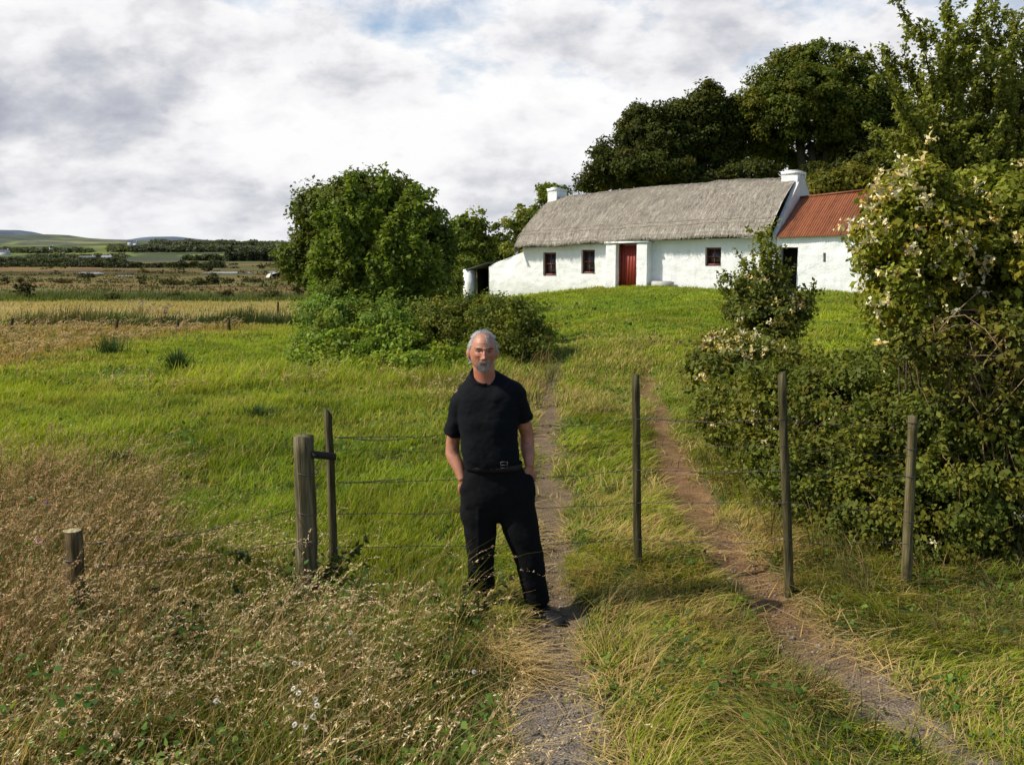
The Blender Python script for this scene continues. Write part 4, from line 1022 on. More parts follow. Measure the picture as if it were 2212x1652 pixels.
HT = np.concatenate([np.stack([np.full(nt_, nz2*nt_), k2[0], k[0]], -1), np.stack([np.full(nt_, nz2*nt_+1), (nz2-1)*nt_+k[0], (nz2-1)*nt_+k2[0]], -1)])
HQ = HQ[:, ::-1]; HT = HT[:, ::-1]
mb = MB(); mb.add(h2w(HV), HQ, HT)
# ears: shell with a hollow
def ear(s):
    r = []
    for t in np.linspace(0, 1, 9):
        w_ = math.sin(math.pi*min(1, max(0, .06+.9*t)))**.6
        zz = -.042+.064*t
        r.append(((s*(.0785+.013*w_), -.014-.012*t*.6, zz), np.array([s*.62, -.75, 0])*.019*w_*(1.0-.3*(1-t)), np.array([.85, .5*s, 0])*.0058*w_))
    tmp = MB(); loft(tmp, r, 16); V = np.concatenate(tmp.V); mb.add(h2w(V), np.concatenate(tmp.Q), np.concatenate(tmp.T))
    an = np.linspace(-1.9, 2.0, 14)
    rim = np.stack([s*(.0935+0*an), -.018-.019*np.cos(an*.9+.2)*0-.0165*np.cos(an+math.pi)*-1*1.0, -.008+.031*np.sin(an)], -1)
    tmp = MB(); tmp.tube(rim, np.linspace(.0042, .003, 14), 8); mb.add(h2w(np.concatenate(tmp.V)), np.concatenate(tmp.Q), np.concatenate(tmp.T))
ear(-1); ear(1)
# neck, torso
X1, Y1 = np.array([1., 0, 0]), np.array([0, 1., 0])
nk0 = J(1050, 838, .03); nk1 = J(1045, 795, .025)
loft(mb, [(nk0-[0, 0, .06], X1*.080, Y1*.066), (nk0, X1*.074, Y1*.066), ((nk0+nk1)/2, X1*.067, Y1*.065), (nk1, X1*.065, Y1*.068), (nk1+[0, .01, .04], X1*.062, Y1*.068)], 28)
SL, SR = J(996, 868, .03), J(1112, 850, .04)
EL, ER = J(978, 968, .09), J(1139, 952, .10)
WL, WR = J(999, 1036, -.015), J(1144, 1008, .015)
def torso(mb, g=0.0):
    rows = [(1048, 832, .085, .075, .03), (1053, 845, .130, .085, .03), (1054, 860, .165, .098, .025), (1054, 880, .186, .115, .015), (1055, 905, .184, .124, .005),
            (1057, 935, .176, .128, .0), (1060, 965, .168, .132, -.005), (1064, 995, .168, .130, -.005), (1067, 1020, .172, .125, .0), (1069, 1050, .176, .122, .005)]
    loft(mb, [(J(u, v, dy_), X1*(a+g), Y1*(b+g)+np.array([0, 0, .03 if v < 850 else 0]), 2.2) for u, v, a, b, dy_ in rows], 36)
torso(mb, -.012)
tapered(mb, [SL+[.03, 0, 0], (SL*.55+EL*.45), EL+[0, .0, .02], EL-[0, .01, .03], (EL*.4+WL*.6), WL], [.055, .050, .043, .045, .038, .027], 22)
tapered(mb, [SR-[.03, 0, 0], (SR*.55+ER*.45), ER+[0, .0, .02], ER-[0, .01, .03], (ER*.4+WR*.6), WR], [.055, .050, .043, .045, .038, .027], 22)
# hands: palm, four bent fingers and a thumb, reaching into the pockets
def hand(wr, tip, s):
    d = unit((tip-wr)[None])[0]; out = np.array([s*.35, -.9, 0]); out -= d*np.dot(out, d); out /= np.linalg.norm(out); sd = np.cross(d, out)
    loft(mb, [(wr-d*.01, sd*.027, out*.021), (wr+d*.03, sd*.036, out*.017), (wr+d*.065, sd*.042, out*.016), (wr+d*.092, sd*.041, out*.014)], 20)
    for q, (o_, L) in enumerate(zip((-.031, -.0105, .0105, .030), (.066, .078, .074, .058))):
        b_ = wr+d*.088+sd*o_; m1 = b_+d*L*.45+out*-.004; m2_ = m1+d*L*.3-out*.010; m3 = m2_+d*L*.2-out*.012
        tapered(mb, [b_, m1, m2_, m3], [.0098, .0092, .0086, .0075], 12)
    b_ = wr+d*.025+sd*.030*(-s); tapered(mb, [b_, b_+d*.03+sd*.016*(-s), b_+d*.058+sd*.022*(-s)-out*.006], [.0125, .0115, .009], 12)
HLt, HRt = J(1024, 1100, -.05), J(1133, 1075, -.02)
hand(WL, HLt, -1); hand(WR, HRt, 1)
# legs under the trousers
HpL, HpR = J(1036, 1065, .01), J(1106, 1062, .01)
KL, KR = J(1040, 1165, -.01), J(1133, 1180, -.03)
AL, AR = J(1041, 1272, .03), J(1163, 1296, -.0)
tapered(mb, [HpL, (HpL+KL)/2, KL, KL*.6+AL*.4, AL], [.085, .075, .055, .054, .038]); tapered(mb, [HpR, (HpR+KR)/2, KR, KR*.6+AR*.4, AR], [.085, .075, .055, .054, .038])
body = remesh(mb, 'body', .0030, 2, .35)
V = coords(body)
# skin colour by place (sunburnt face, paler brow, eye sockets darkened as shade; grey stubble, lips)
loc = (V-HC)@np.linalg.inv(HM.T)/.99; lx, ly, lz = loc[:, 0], -loc[:, 1], loc[:, 2]
skin = np.array([[.42, .18, .105]])*np.ones((len(V), 3)); ishead = lz > -.16
f = fbm(V[:, 0]*60+V[:, 1]*30, V[:, 2]*60, 3)[:, None]
skin = skin*(.74+.52*f)*(.85+.3*fbm(V[:, 0]*240, V[:, 2]*240, 6)[:, None])
def over(mask, c): global skin; skin = skin*(1-mask[:, None])+np.array([c])*mask[:, None]
front = (ly > .02)*1.0
over(front*np.clip(g2(np.abs(lx), lz, .044, -.02, .02, .02), 0, 1)*.6, (.44, .12, .075))
over(front*np.clip(g2(lx, lz, 0, -.03, .014, .022), 0, 1)*.5, (.46, .14, .09))
over(front*np.clip(g2(lx, lz, 0, -.0665, .021, .007)*1.2, 0, 1)*.75, (.30, .085, .07))
over(front*np.clip(g2(lx, lz, 0, -.0665, .019, .0018)*1.5, 0, 1)*.9, (.06, .02, .018))
over(front*np.clip(g2(np.abs(lx), lz, .031, .006, .013, .006)*1.4, 0, 1)*.55, (.17, .06, .04))
over(front*np.clip(g2(lx, lz, 0, -.099, .028, .020)*1.5-g2(lx, lz, 0, -.068, .022, .010)*1.6, 0, 1)*.6, (.42, .36, .32))
over(front*np.clip(g2(lx, lz, 0, .075, .05, .022), 0, 1)*.5, (.48, .24, .16))
over((lz < -.12)*(lz > -.3)*(np.abs(lx) < .09)*.45, (.38, .105, .06))
setcol(body, np.clip(skin, 0, 1))
def m_skin():
    m, nt = newmat('skin'); n = N(nt); co = objco(n); f = n.noise(co, 160, 3); c = n.mix(.0, attr(n), (0, 0, 0))
    n.out(n.bsdf(c, .48, .4, n.bump(f, .15, .002), **{'Subsurface Weight': .08, 'Subsurface Radius': (.01, .004, .002)})); return m
link('body', body, m_skin(), PX)
# eyes, whites darkened in colour as shade
mb = MB(); mw = MB()
for s in (-1, 1):
    for r_, o_, c in ((.0108, .0, (.13, .10, .085)),):
        u = np.linspace(0, math.pi, 10); v2 = np.linspace(0, 2*math.pi, 14, endpoint=False)
        U, W2 = np.meshgrid(u, v2, indexing='ij')
        L = np.stack([np.sin(U)*np.cos(W2), np.cos(U), np.sin(U)*np.sin(W2)], -1).reshape(-1, 3)
        cc = np.where((L[:, 1] > .86)[:, None], np.array([[.03, .04, .05]]), np.array([c]))
        i = np.arange(9)[:, None]*14; k = np.arange(14)[None]
        e = MB(); e.add(h2w(L*r_+np.array([s*.0315, .0735, .0045])), np.stack([i+k, i+14+k, i+14+(k+1) % 14, i+(k+1) % 14], -1).reshape(-1, 4), col=cc)
        me_ = m_simple('eyes', (1, 1, 1), .15, .5, 0, 5, 0) if s == -1 else me_
        e.build('eye', me_, PX, True)
# hair, brows, goatee as fine strands
def strands(P0, D, L, w_, base, bendv, seg=4):
    n_ = len(P0); t = np.linspace(0, 1, seg)
    D = unit(D); side = unit(np.cross(D, np.array([0.2, 1, .3])+rng.normal(0, .3, (n_, 3))))
    pts = P0[:, None]+D[:, None]*(L[:, None]*t[None])[..., None]+bendv[:, None]*(t**2)[None, :, None]*L[:, None, None]
    ww = w_*(1-t*.75)
    V = np.stack([pts-side[:, None]*ww[None, :, None], pts+side[:, None]*ww[None, :, None]], 2).reshape(-1, 3)
    b_ = np.arange(n_)[:, None]*seg*2+np.arange(seg-1)[None]*2
    Q = np.stack([b_, b_+1, b_+3, b_+2], -1).reshape(-1, 4)
    c = (np.array(base)[None]*rng.uniform(.6, 1.15, n_)[:, None]).repeat(seg*2, 0)
    return V, Q, c
hv = HV[:-2]; hn = unit(hv*np.array([1/.0765**2, 1/.1**2, 1/.119**2]))
hl = .078-.020*np.clip((np.abs(hv[:, 0])-.01)/.05, 0, 1)   # hairline height at the front
scalp = ((hv[:, 2] > np.where(hv[:, 1] > .022, .1115+.0*hv[:, 0], np.where(hv[:, 1] > -.02, -.005+.9*np.clip(hv[:, 1]+.02, 0, 1), -.06))) & ~((hv[:, 1] > .028) & (np.abs(hv[:, 0]) > .055) & (hv[:, 2] < .08)))
idx = np.where(scalp)[0]
# even area sampling
pick = rng.choice(idx, 5200, p=(np.cos(np.arcsin(np.clip(hv[idx, 2]/.119, -1, 1)))+.03)/np.sum(np.cos(np.arcsin(np.clip(hv[idx, 2]/.119, -1, 1)))+.03))
p0 = hv[pick]+rng.normal(0, .002, (len(pick), 3)); nn = hn[pick]
flow = np.stack([np.sign(p0[:, 0])*.25+.15, -.75+0*p0[:, 0], np.where(p0[:, 2] > .08, .25, -.65)], -1)
D = nn*.75+flow*.55+rng.normal(0, .22, p0.shape)
Lh = rng.uniform(.012, .026, len(p0))*np.where(p0[:, 2] > .08, .9, .85)*np.where((p0[:, 1] > .0) & (p0[:, 2] > .09), .7, 1)
V, Q, c = strands(p0, D, Lh, .0011, (.60, .57, .53), flow*.5+np.array([[0, 0, -.2]]))
mb = MB(); mb.add(h2w(V), Q, col=c)
# forelock and windblown tuft
n_ = 40; p0 = np.stack([rng.normal(.012, .006, n_), .055+rng.normal(0, .008, n_), .098+rng.normal(0, .004, n_)], -1)
V, Q, c = strands(p0, np.array([[.12, 1, -.55]])+rng.normal(0, .12, (n_, 3)), rng.uniform(.03, .055, n_), .0011, (.58, .54, .48), np.array([[.05, -.1, -.7]])+rng.normal(0, .1, (n_, 3))); mb.add(h2w(V), Q, col=c)
n_ = 120; p0 = np.stack([rng.normal(-.005, .012, n_), .0+rng.normal(0, .02, n_), .117+rng.normal(0, .002, n_)], -1)
V, Q, c = strands(p0, np.array([[.3, -.1, 1]])+rng.normal(0, .25, (n_, 3)), rng.uniform(.012, .032, n_), .001, (.55, .52, .48), np.array([[.3, 0, .0]])+rng.normal(0, .1, (n_, 3))); mb.add(h2w(V), Q, col=c)
sc_ = hv[idx]+hn[idx]*.0010
M['hair'] = m_simple('grey_hair', (1, 1, 1), .55, .3, .12, 80, 0)
# thin under-layer of hair so that no scalp shows at the sides
keep = np.zeros(len(HV), bool); keep[idx] = True
qk = HQ[keep[HQ].all(1)]; remap = -np.ones(len(HV), int); remap[idx] = np.arange(len(idx))
mb.add(h2w(sc_), remap[qk], col=np.array([[.38, .345, .31]])*rng.uniform(.8, 1.2, (len(idx), 1)))
mb.build('hair', M['hair'], PX)
mb = MB()
def onface(n_, cx, cz, sx, sz, yf):
    x_ = rng.normal(cx, sx, n_); z_ = rng.normal(cz, sz, n_)
    d2 = (hv[None, :, 0]-x_[:, None])**2+(hv[None, :, 2]-z_[:, None])**2+(hv[None, :, 1] < .02)*1.0
    return hv[np.argmin(d2, 1)]
p0 = np.concatenate([onface(420, 0, -.098, .020, .011, 1), onface(120, 0, -.051, .016, .003, 1), onface(80, .027, -.072, .004, .012, 1), onface(80, -.027, -.072, .004, .012, 1)])
p0 = p0[~((np.abs(p0[:, 0]) < .02) & (p0[:, 2] > -.078) & (p0[:, 2] < -.056))]
V, Q, c = strands(p0, np.array([[0, .45, -1.]])+rng.normal(0, .3, (len(p0), 3)), rng.uniform(.007, .013, len(p0)), .0009, (.52, .48, .44), np.array([[0, -.2, -.3]])+0*p0, 3); mb.add(h2w(V), Q, col=c)
mb.build('goatee', M['hair'], PX)
for s in (-1, 1):
    p0 = onface(110, s*.031, .025, .010, .0022, 1); mb = MB()
    V, Q, c = strands(p0, np.array([[s*.9, .15, .15]])+rng.normal(0, .2, (len(p0), 3)), rng.uniform(.004, .007, len(p0)), .0011, (.07, .05, .04), np.array([[s*.1, -.2, -.3]])+0*p0, 3); mb.add(h2w(V), Q, col=c)
    mb.build('eyebrow', M['hair'], PX)
# ---- clothing
def m_cloth(name, col, sc_, rough=.9, sheen=.0):
    m, nt = newmat(name); n = N(nt); co = objco(n)
    f = n.noise(co, sc_, 5, .6); g = n.noise(co, 500, 2)
    c = n.mix(f, tuple(x*.7 for x in col), tuple(x*1.35 for x in col))
    n.out(n.bsdf(c, rough, .15, n.bump(n.math('ADD', f, n.math('MULTIPLY', g, .3)), .35, .012), **{'Sheen Weight': sheen})); return m
def wrinkle(me, fns):
    V = coords(me); nn = np.empty(len(me.vertices)*3, np.float32); me.vertices.foreach_get('normal', nn); nn = nn.reshape(-1, 3)
    d = np.zeros(len(V))
    for f_ in fns: d += f_(V[:, 0], V[:, 1], V[:, 2])
    setco(me, V+nn*d[:, None])
mb = MB()
rows = [(1043, 808, .078, .074, .035, .052), (1050, 815, .112, .080, .035, .048), (1056, 825, .150, .090, .032, .036), (1054, 840, .184, .102, .028, .02), (1054, 856, .194, .112, .022, .008), (1054, 880, .196, .122, .015), (1055, 905, .192, .132, .005),
        (1057, 935, .182, .136, .0), (1058, 965, .180, .139, -.005), (1061, 990, .182, .137, -.005), (1065, 1006, .178, .134, -.002), (1066, 1014, .170, .126, -.002)]
loft(mb, [(J(r[0], r[1], r[4]), X1*r[2], Y1*r[3]+np.array([0, 0, r[5] if len(r) > 5 else 0]), 2.35 if r[1] > 835 else 2.0) for r in rows], 40)
def sleeve(S_, E_, hem, sgn):
    d = unit((hem-S_)[None])[0]
    tapered(mb, [S_-d*.02+np.array([-sgn*.055, 0, .015]), S_+np.array([-sgn*.005, 0, .0]), S_*.6+hem*.4, hem], [.075, .078, .074, .078], 24, 1.0)
hemL = J(977, 936, .075); hemR = J(1134, 906, .08)
SLs, SRs = J(1000, 862, .03), J(1112, 846, .035)
d_ = (EL-SL); 
def sleeve2(S_, hem, sgn):
    dd = unit((hem-S_)[None])[0]; a = np.array([1, 0, 0])-dd*dd[0]; a /= np.linalg.norm(a); b = np.cross(dd, a)
    rg = [(S_-dd*.06+np.array([-sgn*.05, 0, 0]), a*.050, b*.070), (S_-dd*.03+np.array([-sgn*.02, 0, 0]), a*.066, b*.080), (S_+dd*.02, a*.068, b*.080)]
    L = np.linalg.norm(hem-S_)
    rg += [(S_+dd*L*.4, a*.062, b*.078), (S_+dd*L*.75, a*.060, b*.076), (hem, a*.061, b*.077), (hem-dd*.004, a*.046, b*.060), (hem-dd*.03, a*.030, b*.040)]
    loft(mb, rg, 28)
sleeve2(SLs, hemL, -1); sleeve2(SRs, hemR, 1)
# collar rib
an = np.linspace(0, 2*math.pi, 40)
nc = J(1043, 809, .035)
mb.tube(np.stack([nc[0]+np.cos(an)*.078, nc[1]+np.sin(an)*.076, nc[2]+.004+.053*np.sin(an)], -1), .008, 8)
shirt = remesh(mb, 't_shirt', .007, 3, .5)
wrinkle(shirt, [lambda x_, y_, z_: (fbm(x_*7+z_*5, z_*9-x_*4, 9)-.5)*.026, lambda x_, y_, z_: (fbm(x_*18+z_*20, z_*10, 19)-.5)*.008*sst(1.25, 1.0, z_)])
setcol(shirt, np.ones((len(shirt.vertices), 3)))
link('t_shirt', shirt, m_cloth('black_cotton', (.0045, .0056, .0070), 25), PX)
# trousers: waist block, two legs, pocket bulges over the hands
mb = MB()
tr = [(1066, 1001, .166, .124, .0), (1068, 1020, .190, .130, .003), (1072, 1045, .214, .136, .006), (1076, 1075, .232, .136, .01), (1077, 1098, .222, .122, .012), (1076, 1114, .165, .095, .012), (1075, 1124, .08, .06, .012)]
loft(mb, [(J(u, v, dy_), X1*a, Y1*b, 2.4) for u, v, a, b, dy_ in tr], 36)
def leg(pts, rx, ry):
    pp = [J(*p) for p in pts]
    loft(mb, [(p, X1*a, Y1*b, 2.15) for p, a, b in zip(pp, rx, ry)], 28)
leg([(1030,1072,.01),(1034,1110,.0),(1038,1150,-.012),(1039,1190,-.008),(1039,1230,.012),(1040,1258,.022),(1040,1270,.024)], [.108,.114,.100,.087,.083,.083,.084], [.12,.115,.10,.092,.092,.098,.10])
leg([(1112,1072,.01),(1117,1110,.0),(1128,1150,-.018),(1138,1190,-.025),(1149,1235,-.015),(1158,1280,-.004),(1161,1300,.0)], [.120,.126,.112,.098,.088,.082,.084], [.12,.115,.104,.098,.096,.100,.104])
tapered(mb, [J(1007, 1052, -.035), J(1018, 1092, -.055)], [.044, .056]); tapered(mb, [J(1138, 1032, -.01), J(1139, 1072, -.03)], [.046, .054])
tro = remesh(mb, 'trousers', .008, 14, .5)
wrinkle(tro, [lambda x_, y_, z_: (fbm(x_*8-z_*3, z_*11+x_*3, 29)-.5)*.022, lambda x_, y_, z_: (fbm(x_*5, z_*26, 39)-.5)*.022*sst(.22, .04, z_), lambda x_, y_, z_: .006*np.exp(-((np.abs(x_-(-.115))-.0)/.012)**2)*(y_ < 0)*(z_ < .7)])
setcol(tro, np.ones((len(tro.vertices), 3)))
link('trousers', tro, m_cloth('black_twill', (.0048, .0050, .0056), 20), PX)
# belt and buckle
wc = J(1066, 1004, .0); an = np.linspace(0, 2*math.pi, 60)
ca, sa = np.cos(an), np.sin(an); bx_ = np.sign(ca)*np.abs(ca)**(2/2.4)*.177; by_ = np.sign(sa)*np.abs(sa)**(2/2.4)*.137
mb = MB(); rows_ = []
for dz, o_ in ((-.018, 1.0), (-.018, 1.02), (.018, 1.02), (.018, 1.0)): rows_.append(np.stack([wc[0]+bx_*o_, wc[1]+by_*o_, wc[2]+dz+0*an-.004*sa], -1))
V = np.concatenate(rows_); m_ = 60; q = np.arange(m_-1)
mb.add(V, np.concatenate([np.stack([r_*m_+q, r_*m_+q+1, (r_+1)*m_+q+1, (r_+1)*m_+q], -1) for r_ in range(3)]))
mb.build('belt', m_simple('belt_leather', (.012, .009, .007), .6, .3, .3, 30, .3), PX, True)
bc = J(1089, 1004, -.144); mb = MB()
for (a, b) in (((-.022, -.020), (-.0185, .020)), ((.0185, -.020), (.022, .020)), ((-.0185, .0165), (.0185, .020)), ((-.0185, -.020), (.0185, -.0165))):
    mb.box((bc[0]+a[0], bc[1]-.004, bc[2]+a[1]), (bc[0]+b[0], bc[1]+.004, bc[2]+b[1]))
mb.tube([bc+[-.018, -.003, 0], bc+[.02, -.006, 0]], .0025, 6)
mb.build('buckle', m_simple('steel', (.055, .054, .052), .6, .35, .1, 20, 0, .2), PX)
# shoes
ms = m_simple('black_shoe_leather', (.010, .010, .011), .7, .25, .3, 25, .3)
def shoe(heel, yaw):
    mb = MB(); dx, dy_ = math.sin(yaw), -math.cos(yaw); f_ = np.array([dx, dy_, 0]); s_ = np.array([-dy_, dx, 0])
    h = heel.copy(); h[2] = Hs(*(h+PO)[:2])+.006
    rg = []
    for t, w_, hh in ((-.035, .018, .06), (-.02, .034, .085), (.03, .038, .092), (.08, .040, .085), (.13, .046, .066), (.18, .050, .055), (.22, .046, .046), (.25, .034, .038), (.265, .016, .026)):
        rg.append((h+f_*t+[0, 0, hh/2], s_*w_, np.array([0, 0, 1])*hh/2, 2.6))
    loft(mb, rg, 20)
    me = remesh(mb, 'shoe', .006, 3, .5); setcol(me, np.ones((len(me.vertices), 3))); link('shoe', me, ms, PX)
    so_ = MB(); rg = [(h+f_*t+[0, 0, .006], s_*(w_+.003), np.array([0, 0, 1])*.009, 4) for t, w_ in ((-.037, .02), (-.02, .036), (.05, .040), (.13, .047), (.2, .050), (.25, .036), (.268, .018))]
    loft(so_, rg, 16, (.8, .8, .8)); so_.build('sole', ms, bpy.data.objects[PX.children[-1].name])
shoe(J(1041, 1280, .05), R(-14)); shoe(J(1162, 1300, .03), R(34))
# ------------------------------------------------------------------ things out on the bog and the far slopes
MW_ = m_simple('far_whitewash', (.72, .72, .69), .9, .1, .08, .4, 0)
MSL = m_simple('far_slate', (.15, .15, .165), .9, .1, .2, .4, 0)
def house(u, v, y, wpx, hpx, label, roof=.5, wallc=(1, 1, 1), rz=0., cat='house', grp='white houses on the far slope', roofc=(1, 1, 1), zt=None):
    p = landhit(u, v+2); y = p[1]; s = y/FPX; w_ = wpx*s; h_ = hpx*s*(1-roof); r_ = hpx*s*roof; d_ = w_*.55
    o = empty('far_house', p, rz, label=label, cat=cat, group=grp)
    mb = MB(); mb.box((-w_/2, 0, -h_*1.2), (w_/2, d_, h_), wallc)
    mb.add([[-w_/2,0,h_],[-w_/2,d_,h_],[-w_/2,d_/2,h_+r_]], (), [[0,1,2]], wallc); mb.add([[w_/2,0,h_],[w_/2,d_/2,h_+r_],[w_/2,d_,h_]], (), [[0,1,2]], wallc)
    mb.build('wall', MW_, o)
    mb = MB(); e = .05*w_
    for yy_ in (0, d_):
        mb.add([[-w_/2-e,yy_+(-.2 if yy_ == 0 else .2),h_],[w_/2+e,yy_+(-.2 if yy_ == 0 else .2),h_],[w_/2+e,d_/2,h_+r_+.1],[-w_/2-e,d_/2,h_+r_+.1]], [[0,1,2,3]], col=roofc)
    mb.build('roof', MSL, o)
    mb = MB(); mb.box((w_*.32, d_*.4, h_+r_*.6), (w_*.42, d_*.6, h_+r_*1.5), wallc); mb.build('chimney', MW_, o)
house(113, 541, 1220, 8, 11, 'tall white gabled house on the green slope, left of the low white pair', .4, rz=.9)
house(141, 544, 1200, 9, 7, 'white house with its gable turned, next to the tall gabled house on the slope', .45, rz=.5)
house(136, 545, 1196, 6, 4, 'lowest tiny white house between the tall gabled house and its neighbour', .45)
house(261, 538, 1240, 5, 5, 'lone tiny white house in the middle of the green slope', .4)
house(281, 528, 1330, 10, 10, 'pale grey large house among the trees at the top of the slope, left of two', .35, (.75, .77, .82), rz=.4)
house(292, 529, 1325, 9, 9, 'pale grey large house among the trees at the top of the slope, right of two', .4, (.7, .72, .78))
house(389, 538, 1240, 9, 5, 'small low white house far out to the right of the slope', .5)
house(342, 523, 1345, 10, 4, 'faint greenish shed high on the wooded ridge', .5, (.5, .65, .5), cat='shed', grp='farm sheds on the far slope')
house(186, 557, 900, 32, 6, 'long grey farm shed at the foot of the slope, left one', .5, (.8, .8, .82), cat='shed', grp='farm sheds on the far slope')
house(229, 557, 905, 20, 7, 'shorter grey farm shed at the foot of the slope, right one', .55, (.8, .8, .82), cat='shed', grp='farm sheds on the far slope', roofc=(2, 2, 2))
house(8, 549, 950, 22, 11, 'grey house cluster at the very left edge under the hill', .5, (.7, .7, .74), rz=.3)
# arched shed in the bog
p = G(600, 600); ash = empty('arched_shed', p, R(25), label='low round-roofed shed with a dark end, out on the bog', cat='shed')
s = p[1]/FPX; w_ = 36*s; L_ = w_*1.1; an = np.linspace(0, math.pi, 16)
mb = MB(); V = np.concatenate([np.stack([np.cos(an)*w_/2, np.full(16, yy_), np.sin(an)*w_*.30-.05], -1) for yy_ in (0, L_)]); q = np.arange(15)
mb.add(V, np.stack([q, q+1, q+17, q+16], -1)); mb.build('roof', m_simple('galvanised', (.5, .5, .5), .6, .3, .2, 2, .1), ash)
mb = MB(); mb.add(np.concatenate([[[0, .05, 0]], np.stack([np.cos(an)*w_/2, np.full(16, .05), np.sin(an)*w_*.30-.05], -1)]), (), [[0, i+1, i+2] for i in range(15)]); mb.build('end_wall', mdark, ash)  # near-black sheet stands in for the unlit opening
# pools
def m_water():
    m, nt = newmat('bog_water'); n = N(nt); n.out(n.bsdf((.13, .128, .125), .3, .5, n.bump(n.noise(objco(n), 1.5, 3), .1, .05))); return m
MWA = m_water()
for (u0, u1, v0, v1) in [(165, 224, 587.5, 592), (250, 292, 594.5, 597), (440, 545, 586.5, 590), (555, 640, 585, 587)]:
    pts = []
    for a in np.linspace(0, 2*math.pi, 30, endpoint=False):
        u = (u0+u1)/2+(u1-u0)/2*math.cos(a)*(1+.12*math.sin(a*3)); v = (v0+v1)/2+(v1-v0)/2*math.sin(a)*(1+.2*math.sin(a*5))
        d = ray(u, v); y = (EYE[2]+1.55)/(-d[2]/d[1]); pts.append(P(u, v, y))
    pts = np.array(pts); pts[:, 2] = H(pts[:, 0], pts[:, 1]).max()+.06
    mb = MB(); mb.add(np.concatenate([[pts.mean(0)], pts]), (), [[0, i+1, (i+1) % 30+1] for i in range(30)]); mb.build('water', MWA, None, kind='structure')
# dark belts of trees below the hills, far ones paled in colour for haze
def belt(name, u0, u1, v0, v1, y, ncl, colr, rr=2.4, leaf=1.1, spiky=0):
    V_, Q_, C_ = [], [], []
    s = y/FPX; n0 = 0; mb = MB()
    us = rng.uniform(u0, u1, ncl); hp = (v1-v0)*(.45+.75*fbm(us/14, us*0, int(y)))
    for u, h_ in zip(us, hp):
        b = P(u, v1, y+rng.uniform(-10, 10)) if y < 600 else landhit(u, v1+rng.uniform(-2, 2)); H_ = h_*b[1]/FPX; k = int(26)
        t = rng.uniform(0, 1, k)
        r_ = rr*(1-t*.85) if spiky else rr*np.sqrt(np.clip(1-(t*1.0-.35)**2*1.6, .05, 1))
        off = np.stack([rng.normal(0, .5, k)*r_, rng.normal(0, .5, k)*r_, t*H_], -1)
        L = leaf*rng.uniform(.6, 1.3, k)
        V, Q, C = leafmesh('', b+off, L, L*.8, unit(rng.normal(size=(k, 3))+np.array([0, -.6, .8])), rng.normal(size=(k, 3)), leafcol(k, colr, .3, .05)*rng.uniform(.75, 1.25))
        mb.add(V, Q, col=C)
    mb.build(name, M['leaf'], None, kind='stuff')
belt('treeline', -160, 480, 565, 579, 262, 600, (.032, .044, .02), 1.6, .75)
belt('treeline', 240, 640, 529, 543, 1180, 230, (.085, .105, .075), 6, 4)
belt('treeline', 60, 270, 549, 556, 840, 80, (.07, .09, .055), 4, 2.6)
belt('treeline', 330, 660, 519, 532, 1310, 300, (.09, .11, .09), 6, 4)
belt('treeline', 0, 200, 535, 545, 1180, 90, (.08, .10, .065), 4, 2.6)
belt('treeline', -150, 260, 557, 566, 620, 300, (.055, .07, .042), 3, 1.6)
belt('treeline', 400, 560, 548, 566, 520, 260, (.055, .075, .042), 2.6, 1.4)
belt('conifer_plantation', 490, 620, 538, 572, 470, 330, (.032, .046, .03), 1.7, 1.2, 1)
